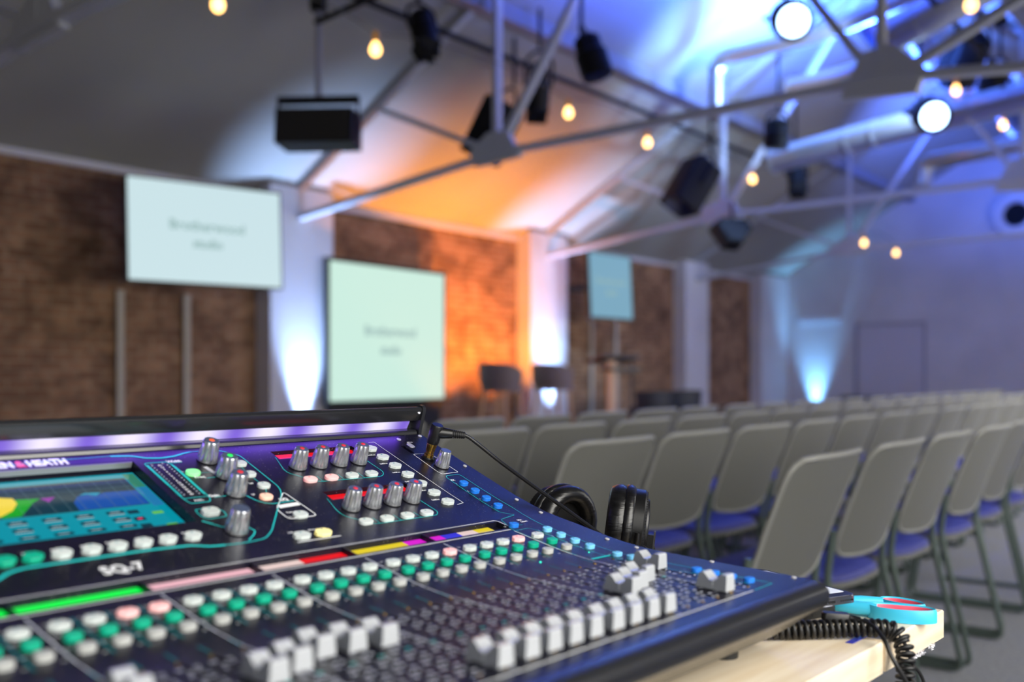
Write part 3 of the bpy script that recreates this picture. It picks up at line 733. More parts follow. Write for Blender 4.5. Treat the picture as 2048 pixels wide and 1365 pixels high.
cc = desk_thing('coiled_cable', 'thick black coiled headphone cable lying on the desk and hanging over its edge', 'cable')
path = [(-.03, .122, .0100), (.004, .090, .0100), (.040, .052, .0094), (.072, .021, .0100), (.0945, -.003, .0100), (.1045, -.0180, .0075), (.1010, -.0280, -.0050), (.0930, -.0325, -.0200), (.0880, -.0335, -.04), (.0860, -.033, -.08), (.088, -.033, -.2), (.090, -.033, -.33)]
b = MB(); b.tube(helix(path, .0070, 165), .0022, M['cable'], 7); b.build('coil', cc, 60)
b = MB(); b.tube(spline([(.090, -.033, -.33), (.13, -.03, -.45), (.2, .05, -.6), (.25, .2, -.745)], 8), .0024, M['cable'], 8); b.build('tail', cc, 60)

# phones, charging lead, scissors
ang = radians(-23)
def slab(root, name, w, l, h, T, edge, glass, lit=None, holes=False):
    b = MB(); b.prism(rrect(w, l, .011, 5), 0, h, edge, T, ch=.0012); o = b.build(name, root, 30)
    g = MB(); g.prism(rrect(w-.004, l-.004, .009, 5), h-.0002, h+.0003, glass, T); g.build('glass', root, 0)
    if lit: g = MB(); g.prism(rrect(w-.010, l-.030, .002, 2), h+.0003, h+.0005, lit, T); g.build('lit_screen', root, 0, label='pale lit phone display')
    s = MB()
    for k in range(7):
        for sg in (-1, 1): s.box((sg*(.012+.0026*k), -l/2+.0001, h*.45), (.0013, .0006, .0016), M['black_plastic'], T)
    s.build('speaker_holes', root, 0)
    s = MB(); s.box((0, -l/2, h*.45), (.0085, .0006, .0028), M['black_plastic'], T); s.build('port', root, 0)
ph2 = desk_thing('phone', 'dark phone lying flat on the desk under the slim silver phone', 'phone')
c0 = V((.1020, .0530, 0)); ax = V((cos(ang), sin(ang), 0)); ay = V((-sin(ang), cos(ang), 0))
p2 = c0-ax*.020+ay*.070
slab(ph2, 'body', .072, .150, .0085, Matrix.Translation((p2.x, p2.y, .0105)) @ Matrix.Rotation(ang+radians(6), 4, 'Z'), M['black_plastic'], M['phone_glass'])
st = MB(); st.prism(rrect(.05, .10, .01), 0, .0105, M['black_plastic'], Matrix.Translation((p2.x, p2.y+.01, 0)) @ Matrix.Rotation(ang, 4, 'Z')); st.build('case_back', ph2, 0)
ph = desk_thing('phone', 'slim silver-edged phone with pale screen beside the scissors, topmost of two', 'phone')
p1 = V((.1500, .0345, 0))-ax*.036+ay*.075
slab(ph, 'body', .072, .150, .0078, Matrix.Translation((p1.x, p1.y, .0193)) @ Matrix.Rotation(ang, 4, 'Z'), M['phone_edge'], M['phone_glass'], M['phone_lit'])
lead = desk_thing('charging_lead', 'thin black charging lead with flat plug drooping over the desk corner', 'cable')
b = MB(); Tp = Matrix.Translation((.0745, .0265, .0200)) @ Matrix.Rotation(radians(-52), 4, 'Z') @ Matrix.Rotation(radians(3), 4, 'Y')
b.prism(rrect(.026, .0115, .003), -.0035, .0035, M['black_plastic'], Tp, ch=.0012); b.build('plug', lead, 30)
b = MB(); b.tube(spline([(.0800, .0180, .0193), (.0825, .0130, .0185), (.0840, .0070, .0175)], 6), .0033, M['black_plastic'], 10, rs=None); b.build('strain_relief', lead, 40)
b = MB(); b.tube(spline([(.0835, .0085, .0178), (.0830, .0000, .0170), (.0780, -.0100, .0140), (.0640, -.0240, .0080), (.0590, -.0310, -.0020), (.0600, -.0370, -.0130), (.0690, -.0440, -.0330), (.0730, -.0480, -.06), (.078, -.05, -.2), (.08, -.04, -.5), (.10, .0, -.76)], 8), .0021, M['cable'], 8); b.build('wire', lead, 60)
l2 = desk_thing('cable', 'thin black straight cable hanging behind the coiled cable', 'cable')
b = MB(); b.tube(spline([(.112, .012, .004), (.1235, -.0080, .003), (.1310, -.0180, -.010), (.1370, -.0225, -.028), (.1490, -.0300, -.050), (.15, -.035, -.1), (.15, -.03, -.3), (.15, 0, -.76)], 8), .0018, M['cable'], 8); b.build('wire', l2, 60)

sc_ = desk_thing('scissors', 'scissors with turquoise handles lined in coral at the desk corner', 'scissors')
def loop(cx, cy, rx, ry, rot, z0, h, w, mo, mi, pinch=.25):
    n = 40; out = []; inn = []; mid = []
    for k in range(n):
        a_ = 2*pi*k/n; px, py = rx*cos(a_)*(1+pinch*sin(a_)), ry*sin(a_)
        c_, s_ = cos(rot), sin(rot)
        def tr(fx, fy): return (cx+c_*fx-s_*fy, cy+s_*fx+c_*fy)
        out.append(tr(px, py)); L = sqrt(px*px+py*py); mid.append(tr(px*(1-w/L), py*(1-w/L))); inn.append(tr(px*(1-1.55*w/L), py*(1-1.55*w/L)))
    def ring(a_, b_, m_, zt, zb, name, lab=None):
        q = MB(); vs = []
        zz_ = [(a_, zb+.002), (a_, zt-.003), (None, zt), (b_, zt-.0015), (b_, zb), (a_, zb)]
        rings = []
        for r_, z_ in zz_:
            if r_ is None: rings.append([((p[0]*.6+q_[0]*.4), (p[1]*.6+q_[1]*.4), z_) for p, q_ in zip(a_, b_)])
            else: rings.append([(p[0], p[1], z_) for p in r_])
        vs = [p for r_ in rings for p in r_]; m2 = len(rings)
        fs = [(i*n+k, i*n+(k+1) % n, ((i+1) % m2)*n+(k+1) % n, ((i+1) % m2)*n+k) for i in range(m2) for k in range(n)]
        q.add(vs, fs, m_); q.build(name, sc_, 50, label=lab)
    ring(out, mid, mo, z0+h, z0, 'handle', 'turquoise plastic handle loop'); ring(mid, inn, mi, z0+h-.0012, z0+.0010, 'handle_lining', 'coral rubber lining')
loop(.1815, .0030, .0330, .0155, radians(-72), .0004, .0135, .0034, M['scissor_teal'], M['scissor_red'], .10)
loop(.2115, .0130, .0250, .0135, radians(-98), .0004, .0135, .0034, M['scissor_teal'], M['scissor_red'], -.10)
b = MB(); b.tube([V((.1745, .0260, .0085)), V((.1700, .0440, .0085)), V((.1690, .0640, .0080)), V((.1690, .0900, .0075))], .006, M['scissor_teal'], 10, rs=[.0062, .0070, .0062, .0045]); b.build('shank', sc_, 50)
b = MB(); b.tube([V((.2060, .0320, .0100)), V((.1950, .0500, .0100)), V((.1840, .0680, .0090)), V((.1760, .0900, .0080))], .006, M['scissor_teal'], 10, rs=[.0052, .0062, .0060, .0045]); b.build('shank', sc_, 50)
b = MB(); b.prism([(.166, .088), (.176, .088), (.171, .200), (.166, .195)], .0065, .0080, M['steel']); b.build('blade', sc_, 0)
b = MB(); b.prism([(.170, .088), (.180, .088), (.186, .195), (.180, .200)], .0083, .0098, M['steel']); b.build('blade', sc_, 0)

# headphones standing behind the console
hp = desk_thing('headphones', 'black closed-back headphones with creased leatherette pads behind the console', 'headphones')
def cup(c, ax_, tilt, ry, yoke=True):
    z_ = V(ax_).normalized(); x_ = V((0, 0, 1)); x_ = (x_-z_*x_.dot(z_)).normalized(); y_ = z_.cross(x_)
    T = Matrix((x_, y_, z_*.84)).transposed().to_4x4(); T.translation = V(c)
    # cushion torus, opening towards +z
    n = 56; q = MB(); vs = []; mprof = [(.0260, .001), (.0255, .012), (.0290, .0205), (.0350, .0230), (.0410, .0205), (.0452, .0135), (.0458, .0060), (.0440, .0005)]
    for r_, z0 in mprof:
        for i in range(n):
            a_ = 2*pi*i/n; wr = 1+.012*sin(a_*23+r_*300)*(1 if .03 < r_ < .045 else .2); vs.append((r_*cos(a_)*wr, r_*sin(a_)*wr, z0))
    m_ = len(mprof); fs = [(k*n+i, k*n+(i+1) % n, (k+1)*n+(i+1) % n, (k+1)*n+i) for k in range(m_-1) for i in range(n)]
    q.add(vs, [tuple(reversed(f)) for f in fs], M['leather'], T); q.build('ear_pad', hp, 60)
    # second cushion ring behind (stitched seam)
    q = MB(); mp2 = [(.0435, .0010), (.0462, -.0010), (.0468, -.0060), (.0455, -.0110), (.0430, -.0130)]
    q.lathe(mp2, M['leather'], n, T, caps=False); q.build('pad_rim', hp, 60)
    q = MB(); q.lathe([(.0262, .0020), (.001, .0018)], M['speaker_grille'], 32, T, caps=False); q.build('driver_cloth', hp, 60)
    q = MB(); q.lathe([(.0430, -.0120), (.0425, -.0260), (.0400, -.0290), (.0330, -.0305), (.0320, -.0330), (.0200, -.0350), (.0, -.0355)], M['black_plastic'], n, T, caps=False); q.build('ear_shell', hp, 30)
    q = MB()
    for i in range(70):
        a_ = 2*pi*i/70; q.box((.0402*cos(a_), .0402*sin(a_), -.0275), (.0012, .0012, .0040), M['black_plastic'], T)
    q.build('knurled_ring', hp, 0)
    return T
T2 = cup((.1110, .2970, .0765), (-.56, .82, .12), 0, 0)
T1 = cup((.1110, .3850, .0700), (-.16, -.98, -.03), 0, 0)
# yokes and headband folded under, resting on the desk
for T, sg in ((T2, 1), (T1, -1)):
    q = MB(); pts = []
    for k in range(17):
        a_ = pi*k/16; pts.append(T @ V((-.0485*sin(a_), .0485*cos(a_), -.020)))
    q.tube(pts, .0028, M['black_plastic'], 8); q.build('yoke', hp, 50)
    q = MB(); q.box((-.020, -.014, -.0385), (.030, .012, .008), M['black_plastic'], T); q.box((-.018, -.014, -.0440), (.034, .010, .0025), M['steel'], T); q.build('slider', hp, 0, label='black slider arm with bright metal edge')
band = [T2 @ V((-.050, 0, -.024)), T2 @ V((-.064, 0, -.026)), V((.150, .235, .010)), V((.200, .270, .008)), V((.235, .345, .008)), V((.205, .420, .008)), V((.150, .440, .010)), T1 @ V((-.064, 0, -.026)), T1 @ V((-.050, 0, -.024))]
q = MB(); q.tube(spline(band, 8), .0065, M['leather'], 10); q.build('headband', hp, 60)
q = MB(); q.lathe([(.0, .012), (.008, .011), (.0135, .006), (.0150, 0), (.0135, -.006)], M['black_plastic'], 8, T2 @ Matrix.Translation((-.030, -.034, -.030)) @ Matrix.Rotation(radians(60), 4, 'X')); q.build('pivot_cap', hp, 20)
q = MB(); q.tube(spline([T2 @ V((-.010, -.018, -.036)), T2 @ V((-.022, -.006, -.046)), T2 @ V((-.040, -.010, -.046)), V((.10, .25, .02))], 6), .0013, M['cable'], 6); q.build('inner_wire', hp, 60)

# jack plug and cable
jk = desk_thing('jack_plug', 'right-angled black and brass headphone plug in the console socket with its cable', 'plug')
Tj = PT(-.0437, .4603)
q = MB(); q.lathe([(.0056, .0032), (.0056, .0060), (.0048, .0065), (.0048, .0100), (.0052, .0105), (.0054, .0140), (.0060, .0165), (.0060, .0200), (.0050, .0205)], M['brass'], 20, Tj); q.build('brass_ferrule', jk, 30)
q = MB(); q.lathe([(.0068, .0200), (.0072, .0225), (.0072, .0410), (.0064, .0428), (.0, .0430)], M['black_plastic'], 24, Tj, caps=False); q.build('plug_body', jk, 30)
pa = Tj @ V((0, 0, .0335)); pc = V((-.0180, .4260, .1800)); pb = pa.lerp(pc, .55)
q = MB(); q.tube([pa, pa.lerp(pb, .5), pb], .006, M['black_plastic'], 16, rs=[.0068, .0064, .0052]); q.build('plug_arm', jk, 50)
dd = (pc-pb)
q = MB()
for k in range(7): q.tube([pb+dd*(k/7), pb+dd*(k/7+.085)], .0050-.00016*k, M['rubber'], 14)
q.tube([pb, pc], .0036, M['rubber'], 12); q.build('strain_relief', jk, 30)
path = spline([pb, pc, V((-.0060, .4176, .1702)), V((.0080, .3955, .1499)), V((.0180, .3590, .1265)), V((.0260, .3151, .1014)), V((.0300, .2770, .0806)), V((.0320, .2300, .0550)), V((.0310, .190, .0300)), V((.020, .160, .0080)), V((.004, .1300, .0030)), V((-.02, .125, .003))], 8)
q = MB(); q.tube(path, .0022, M['cable'], 10); q.build('lead', jk, 60)

# ------------------------------------------------------------------ room shell
XW0, XW1, YW, YB = -3.2, 18.4, 8.0, -.75
EAVE = 2.80; RY = 3.66; SL = .565
RZ = EAVE+SL*(YW-RY)
def cz(y): return EAVE+SL*(YW-y) if y >= RY else RZ-SL*(RY-y)
ZBk = cz(YB)
b = MB(); b.box(((XW0+XW1)/2, (YB+YW)/2, -.05), (XW1-XW0+.6, YW-YB+.6, .1), M['carpet']); struct(b.build('floor', None, 0))
b = MB(); b.box(((XW0+XW1)/2, YW+.1, 1.5), (XW1-XW0+.4, .2, 3.1), M['brick']); struct(b.build('wall_north', None, 0))
def gable(x, th, m_, name):
    b = MB(); pr = [(YB-.2, 0), (YW+.2, 0), (YW+.2, cz(YW)+.1), (RY, RZ+.1), (YB-.2, cz(YB)+.1)]
    b.sweep(pr, x, x+th, m_); return struct(b.build(name, None, 0))
gable(XW1, .2, M['wall_white'], 'wall_east'); gable(XW0-.2, .2, M['wall_white'], 'wall_west')
b = MB()
b.sweep([(YW+.25, cz(YW+.25)), (YW+.25, cz(YW+.25)+.12), (RY, RZ+.12), (YB-.25, cz(YB-.25)+.12), (YB-.25, cz(YB-.25)), (RY, RZ)][::-1], XW0-.2, XW1+.2, M['ceiling'])
struct(b.build('ceiling', None, 0))
# rear wall with windows
WX = [(-2.6, -.9), (-.2, 1.5), (3.0, 4.7), (6.2, 8.1), (9.4, 11.3), (12.6, 14.5)]
b = MB(); x = XW0
for a_, c_ in WX+[(XW1, XW1)]:
    b.box(((x+a_)/2, YB-.1, ZBk/2), (a_-x, .2, ZBk), M['wall_white'])
    if c_ > a_: b.box(((a_+c_)/2, YB-.1, .40), (c_-a_, .2, .80), M['wall_white']); b.box(((a_+c_)/2, YB-.1, (2.25+ZBk)/2), (c_-a_, .2, ZBk-2.25), M['wall_white'])
    x = c_
struct(b.build('wall_south', None, 0))
for i, (a_, c_) in enumerate(WX):
    w = struct(thing('window_%d' % (i+1), 'tall window', 'window', ((a_+c_)/2, YB-.1, .80))); del w['label']; del w['category']
    f = MB(); W2 = c_-a_
    for xx in (-W2/2+.03, 0, W2/2-.03): f.box((xx, 0, .725), (.06, .07, 1.45), M['window_frame'])
    for zz_ in (.03, .95, 1.42): f.box((0, 0, zz_), (W2, .07, .06), M['window_frame'])
    f.build('window_frame', w, 0)
    g = MB(); g.box((0, 0, .725), (W2-.02, .006, 1.43), M['glass']); g.build('pane', w, 0)
# pale ledge under the eaves and brick panels between white piers
def pier(x0, x1, n, y0=7.78):
    b = MB(); b.box(((x0+x1)/2, (y0+YW)/2+.01, cz(y0)/2+.0), (x1-x0, YW-y0+.02, cz(YW)+.02), M['wall_white']); o = b.build('pillar_%d' % n, None, 0); return struct(o)
pier(-2.2, -1.4, 1); pier(1.93, 2.72, 2); pier(6.07, 6.86, 3); pier(10.2, 11.02, 4); pier(14.32, 15.12, 5); pier(17.2, 18.4, 6)
b = MB(); b.box(((XW0+XW1)/2, YW-.02, EAVE-.02), (XW1-XW0, .05, .06), M['wall_white']); struct(b.build('trim_1', None, 0))
# end wall door and panel joints
d = struct(thing('door_1', '', '', (XW1, 5.83, 0))); del d['label']; del d['category']
b = MB(); b.box((-.012, 0, .95), (.03, 1.16, 1.90), M['door']); b.build('door_leaf', d, 0)
b = MB()
for yy in (-.60, .60): b.box((-.025, yy, .97), (.02, .045, 1.94), M['groove'])
b.box((-.025, 0, 1.93), (.02, 1.24, .045), M['groove']); b.build('door_frame', d, 0)
b = MB(); b.box((XW1-.03, 7.15, 2.06), (.10, .80, .07), M['ring']); b.box((XW1-.05, 7.15, 2.02), (.02, .8, .03), M['groove']); struct(b.build('trim_2', None, 0))
# round vent in the gable
vt = thing('round_vent', 'round vent with white collar and dark centre high in the white gable', 'vent', (XW1-.02, 3.74, 3.70))
Tv = Matrix.Rotation(radians(-90), 4, 'Y')
b = MB(); b.lathe([(.20, 0), (.20, .12), (.22, .15), (.36, .12), (.38, .05), (.38, 0)], M['ring'], 40, Tv, caps=False); b.build('collar', vt, 40)
b = MB(); b.lathe([(.20, .02), (.001, .02)], M['black_matte'], 32, Tv, caps=False); b.build('opening', vt, 0, label='dark opening')
# stage riser
stg = thing('stage_riser', 'low black stage along the brick wall behind the chairs', 'stage', (10.2, 6.9, 0))
b = MB(); b.box((0, 0, .089), (8.6, 1.65, .178), M['stage']); b.build('deck', stg, 0)

# ------------------------------------------------------------------ roof trusses
N1, N2 = 5.27, 2.10
def truss(X, lab):
    t = thing('roof_truss', lab, 'roof truss', (X, 0, 0), group='painted steel roof trusses')
    w, ZC = .095, 2.87
    yb0 = YB+.02
    def part(name, p, q, ww=w, off=0.): b = MB(); b.bar((off, *p), (off, *q), .05, ww, M['truss'], up=(1, 0, 0)); b.build(name, t, 0)
    part('bottom_chord', (YW-.22, 2.58), (N1, ZC)); part('bottom_chord', (N1, ZC), (N2, ZC+.04)); part('bottom_chord', (N2, ZC+.04), (yb0, 2.62))
    part('rafter', (YW-.12, cz(YW-.12)-.045), (RY, RZ-.045), .07); part('rafter', (RY, RZ-.045), (yb0, cz(yb0)-.045), .07)
    part('post', (N1, ZC), (N1, cz(N1)-.1), .075); part('post', (N2, ZC), (N2, cz(N2)-.1), .075)
    part('brace', (N1, ZC), (RY, RZ-.12), .065); part('brace', (N2, ZC), (RY, RZ-.12), .065)
    part('brace', (N1, ZC), (6.65, cz(6.65)-.1), .065); part('brace', (N2, ZC), (.72, cz(.72)-.1), .065)
    for n_, s_ in ((N1, 1), (N2, -1)):
        b = MB(); pl = [(n_-.26*s_, ZC-.06), (n_+.22*s_, ZC-.09), (n_+.28*s_, ZC+.05), (n_+.08*s_, ZC+(.18 if s_ > 0 else .24)), (n_-.12*s_, ZC+(.17 if s_ > 0 else .22))]
        if s_ < 0: pl = pl[::-1]
        b.sweep(pl, -.03, .03, M['truss']); b.build('gusset', t, 0)
    return t
truss(2.60, 'grey roof truss nearest the camera, cut by the top left corner of the view')
truss(6.45, 'grey roof truss rising from the pillar between the big wall television and the tall screen')
truss(10.60, 'grey roof truss rising from the pillar right of the two bar stools')
truss(14.72, 'farthest grey roof truss, in front of the blue-lit end wall')
def beam(name, y, z, w, h, lab, x0=XW0, x1=XW1, mm='purlin', grp=None):
    t = thing(name, lab, 'beam', (0, y, z), group=grp); b = MB(); b.box(((x0+x1)/2, 0, 0), (x1-x0, w, h), M[mm]); b.build('bar', t, 0); return t
beam('roof_purlin', 5.45, cz(5.45)-.07, .12, .14, 'long painted roof purlin on the brick-wall side above the black stage lamps')
beam('roof_purlin', 1.9, cz(1.9)-.07, .12, .14, 'long painted roof purlin on the window side of the ridge')
beam('ridge_beam', RY, RZ-.10, .10, .18, 'ridge beam along the top of the blue-lit ceiling')
def pipe(name, p, q, r, lab, mt='black_matte', cat='pipe'):
    t = thing(name, lab, cat, p); b = MB(); b.tube([V((0, 0, 0)), V(q)-V(p)], r, M[mt], 10); b.build('tube', t, 60); return t
pipe('lighting_bar', (4.2, 5.30, 3.72), (12.6, 5.30, 3.72), .025, 'dark scaffold bar carrying the black stage lamps', cat='lighting bar')
pipe('lighting_bar', (6.1, 2.15, 3.80), (14.5, 2.15, 3.80), .025, 'dark scaffold bar carrying the bright blue-white lamps', cat='lighting bar')

# ------------------------------------------------------------------ ceiling ducts
def duct(pts, r, lab):
    P = [V(p) for p in pts]; t = thing('ventilation_duct', lab, 'duct', P[0]); b = MB()
    path = fillet([p-P[0] for p in P], r*2.2, 8); b.tube(path, r, M['duct'], 20)
    L = 0
    for a_, c_ in zip(path, path[1:]):
        L += (c_-a_).length
        if L > .32: L = 0; d_ = (c_-a_).normalized(); b.tube([a_-d_*.012, a_+d_*.012], r*1.05, M['duct'], 20)
    b.build('tube', t, 60); return t
duct([at(1434, 228, 10.3), at(1434, 118, 10.3), at(1640, 68, 9.2), at(1900, -40, 8.2)], .085, 'shiny duct bending down at a right angle beside the second truss')
duct([at(1548, 322, 10.5), at(1700, 280, 9.9), at(1880, 235, 9.2), at(2120, 175, 8.4)], .13, 'long bright shiny duct crossing below the ridge')
duct([at(1845, 372, 13.2), at(1850, 325, 13.2), at(1935, 308, 12.6), at(2080, 280, 12.0)], .11, 'dim bent duct in front of the far gable')
duct([at(1585, 175, 9.6), at(1700, 150, 9.0), at(1790, 110, 8.6)], .09, 'short shiny duct left of the second truss plate')
duct([at(1765, 80, 7.9), at(1860, 30, 7.6), at(2010, -50, 7.3)], .14, 'fat shiny duct at the top right behind the truss brace')
duct([at(1960, 210, 10.6), at(2040, 190, 10.2), at(2110, 170, 10.0)], .09, 'short shiny duct at the right edge of the view')

# ------------------------------------------------------------------ hanging lamps and speakers
def look(loc, fwd, roll=0.):   # local -Z looks along fwd
    q = V(fwd).to_track_quat('-Z', 'Y'); return Matrix.Translation(loc) @ q.to_matrix().to_4x4() @ Matrix.Rotation(roll, 4, 'Z')
def hanger(root, T, r, L, zt):
    b = MB(); pts = [T @ V((r*1.12, 0, .0)), T @ V((r*1.15, 0, L*.55)), T @ V((0, 0, L*.80)), T @ V((-r*1.15, 0, L*.55)), T @ V((-r*1.12, 0, 0))]
    b.tube(fillet(pts, r*.6), .014, M['black_matte'], 8); b.build('yoke', root, 50)
    p = T @ V((0, 0, L*.80)); b = MB(); b.tube([p, V((p.x, p.y, zt-root.location.z))], .016, M['black_matte'], 8); b.build('hanging_rod', root, 50)
def lamp(px, py, t, r, L, fwd, lab, lit=False, doors=False, box=False, yo=True, group='black theatre lamps'):
    p = at(px, py, t); root = thing('stage_lamp', lab, 'stage lamp', p, group=group)
    T = look((0, 0, 0), fwd)
    b = MB(); n = 24
    if box: b.prism(rrect(r*2, r*1.7, r*.2), -L/2, L/2, M['black_matte'], T, ch=r*.15)
    else: b.lathe([(r*.96, -L/2), (r, -L*.35), (r, L*.05), (r*.85, L*.1), (r*.82, L*.40), (r*.5, L*.5)], M['black_matte'], n, T)
    b.build('housing', root, 30)
    b = MB(); b.lathe([(.001, -L/2-.006), (r*(.74 if lit else .84), -L/2-.004)], M['lens_lit'] if lit else M['phone_glass'], n, T, caps=False); b.build('lens', root, 40, label='bright blue-white lens' if lit else None)
    if doors:
        for k in range(4):
            Tk = T @ Matrix.Rotation(pi/2*k, 4, 'Z') @ Matrix.Translation((0, r*.92, -L/2)) @ Matrix.Rotation(radians(-28), 4, 'X')
            b = MB(); b.prism([(-r*.8, -.006), (r*.8, -.006), (r*.8, .006), (-r*.8, .006)], -r*1.3, 0, M['black_matte'], Tk); b.build('barn_door', root, 0)
    if yo: hanger(root, T if abs((T.to_3x3() @ V((0, 0, 1))).z) > .25 else Matrix.Identity(4), r, L, min(cz(p.y)-.05, p.z+1.2))
    return root
cdir = -fw
lamp(846, 58, 7.2, .095, .30, (-.15, -.35, -1), 'small black lamp with barn doors hanging nearest the first bulb', doors=True)
lamp(1183, 112, 7.6, .125, .34, (.1, -.3, -1), 'black rounded lamp hanging left of the bright blue ceiling patch')
lamp(985, 262, 9.0, .17, .55, (-.1, .45, -.8), 'large black box lamp with curved yoke behind the first truss plate', box=True, doors=False)
lamp(1076, 172, 8.9, .11, .40, (.25, .25, -.9), 'black lamp with open barn doors between the truss post and its brace', doors=True)
lamp(1382, 372, 9.7, .18, .52, (-.45, .25, -.8), 'large black box lamp tilted down left, above the second truss chord', box=True)
lamp(1553, 268, 10.0, .125, .30, (.05, .1, -1), 'black rounded lamp tinged blue hanging under the long duct')
lamp(1594, 352, 11.6, .11, .30, (-.3, -.2, -1), 'small black lamp hanging just above the lit bulb in the middle', doors=True)
lamp(1580, 38, 7.4, .150, .34, (-.80, -.50, -.42), 'lit lamp with blazing lens at the top, left one of two', lit=True, group='lit blue-white lamps')
lamp(1857, 228, 8.6, .150, .34, (-.80, -.50, -.36), 'lit lamp with blazing lens hanging below the second truss plate', lit=True, group='lit blue-white lamps')
lamp(1785, 35, 9.4, .17, .50, (-.6, .5, -.7), 'large black box lamp half hidden behind the truss plate, near the top', box=True)
lamp(1925, 118, 9.9, .17, .50, (.5, .5, -.7), 'large black box lamp behind the truss brace at upper right', box=True)
lamp(1985, 170, 9.6, .12, .34, (.3, .3, -.8), 'small black lamp near the warm bulbs at the right edge')
lamp(2000, 38, 7.6, .05, .10, (0, 0, -1), 'tiny dark lamp against the ceiling in the top right corner', yo=False)

# hanging wedge speaker in a bracket
p = at(637, 262, 7.0); sp = thing('hanging_speaker', 'wide black loudspeaker in a bracket hanging on a pole from the ceiling', 'loudspeaker', p, A-radians(90)-radians(4))
b = MB(); b.sweep([(-.16, -.115), (.16, -.115), (.18, .13), (-.13, .13)], -.27, .27, M['black_matte']); b.build('cabinet', sp, 0)
b = MB(); b.sweep([(-.163, -.105), (-.160, -.105), (-.132, .12), (-.135, .12)], -.255, .255, M['speaker_grille']); b.build('grille', sp, 0)
b = MB(); b.bar((-.285, 0, .215), (.285, 0, .215), .05, .05, M['black_matte']); b.bar((-.285, 0, -.06), (-.285, 0, .24), .04, .012, M['black_matte']); b.bar((.285, 0, -.06), (.285, 0, .24), .04, .012, M['black_matte']); b.build('bracket', sp, 0)
zt = cz(p.y)-p.z
b = MB(); b.tube([(0, 0, .24), (0, 0, zt)], .022, M['purlin'], 12); b.build('pole', sp, 50)
b = MB(); b.box((0, 0, .92), (.10, .10, .16), M['black_matte']); b.build('clamp', sp, 0)
pipe('lighting_bar', at(632, 45, 7.0), at(760, -12, 6.6), .022, 'short dark pipe clamped to the pole of the hanging loudspeaker', cat='lighting bar')
# faceted speaker under second truss
p = at(1464, 466, 11.4); sp = thing('ceiling_speaker', 'black faceted loudspeaker hanging under the second roof truss', 'loudspeaker', p, A-radians(80))
b = MB(); b.prism([(-.23, .09), (-.10, -.15), (.08, -.17), (.23, .05), (.16, .15), (-.14, .15)], -.13, .10, M['black_matte'], Matrix.Rotation(radians(72), 4, 'X'), ch=.03); b.build('cabinet', sp, 0)
b = MB(); b.tube([(0, 0, .12), (0, .02, .36)], .018, M['black_matte'], 8); b.build('hanging_rod', sp, 50)
p = at(955, 110, 9.5); tb = thing('strip_light', 'pale unlit tube light fixed flat to the sloping ceiling', 'ceiling light', p, radians(10))
b = MB(); b.box((0, 0, 0), (.06, .50, .04), M['white_paint'], Matrix.Rotation(-math.atan(SL), 4, 'X')); b.build('tube', tb, 0)
bb = p+V((0, 0, 0)); b = MB(); b.tube([(0, 0, 0), (0, 0, cz(p.y)-p.z)], .008, M['black_matte'], 6); b.build('hanging_rod', tb, 50)

# festoon bulbs
def bulb_mesh():
    b = MB(); b.lathe([(.001, -.056), (.014, -.053), (.026, -.042), (.0325, -.026), (.0325, -.010), (.026, .006), (.016, .022), (.013, .032)], M['bulb'], 16, caps=False); return b
bm0 = bulb_mesh(); B0 = None
def bulb(p, lab, dim=False, s=1.):
    global B0
    r_ = thing('festoon_bulb', lab, 'light bulb', p, group='warm festoon bulbs'); r_.scale = (1.13,)*3
    if B0 is None:
        a_ = bm0.build('glass_bulb', r_, 60); q = MB(); q.lathe([(.014, .030), (.018, .034), (.018, .085), (.010, .092)], M['bulb_base'], 12); c_ = q.build('lampholder', r_, 40); B0 = (a_.data, c_.data)
    else: mk('glass_bulb', B0[0], r_, Matrix.Diagonal((s, s, s, 1))); mk('lampholder', B0[1], r_, Matrix.Diagonal((s, s, s, 1)))
BL = [((436, 3), 4.9, 'lit warm bulb cut by the top edge of the view, leftmost of all'), ((751, 94), 4.9, 'lit warm bulb right of the hanging loudspeaker pole, second from the left'),
      ((1137, 222), 4.9, 'lit warm bulb right of the first truss plate, under the black rounded lamp'), ((1295, 282), 4.9, 'lit warm bulb just under the first truss chord'),
      ((1505, 356), 4.9, 'lit warm bulb right of the tilted black box lamp'), ((1599, 384), 4.9, 'lit warm bulb right below a small black lamp'),
      ((1728, 484), 4.9, 'lit warm bulb against the far wall, left one of the lowest pair'), ((1792, 504), 4.9, 'lit warm bulb against the far wall, right one of the lowest pair')]
cab = []
for (q, Y, lab) in BL: p = on_y(q[0], q[1], Y); bulb(p, lab); cab.append(p+V((0, 0, .09)))
BR = [((1876, 148), 2.5, 'small warm bulb above the chord right of the second truss plate', .55), ((1912, 177), 2.5, 'largest lit warm bulb right of the lit blue-white lamp', 1.), ((1939, 195), 2.5, 'small warm bulb close behind the largest one', .7),  # first and third are duct reflections built as small glowing bulbs
      ((1960, 208), 2.5, 'small warm bulb third in the right-hand cluster', .6), ((2006, 247), 2.5, 'lit warm bulb lowest of the right-hand cluster', 1.), ((1928, 66), 2.9, 'small dim warm bulb high beside the truss brace', .5), ((1942, 4), 1.6, 'warm bulb cut by the top edge of the view at the right', 1.)]  # the dim high one is a duct reflection built as a bulb
cab2 = []
for (q, Y, lab, s) in BR:
    p = on_y(q[0], q[1], Y); bulb(p, lab, s=s)
    if Y == 2.5: cab2.append(p+V((0, 0, .09*s)))
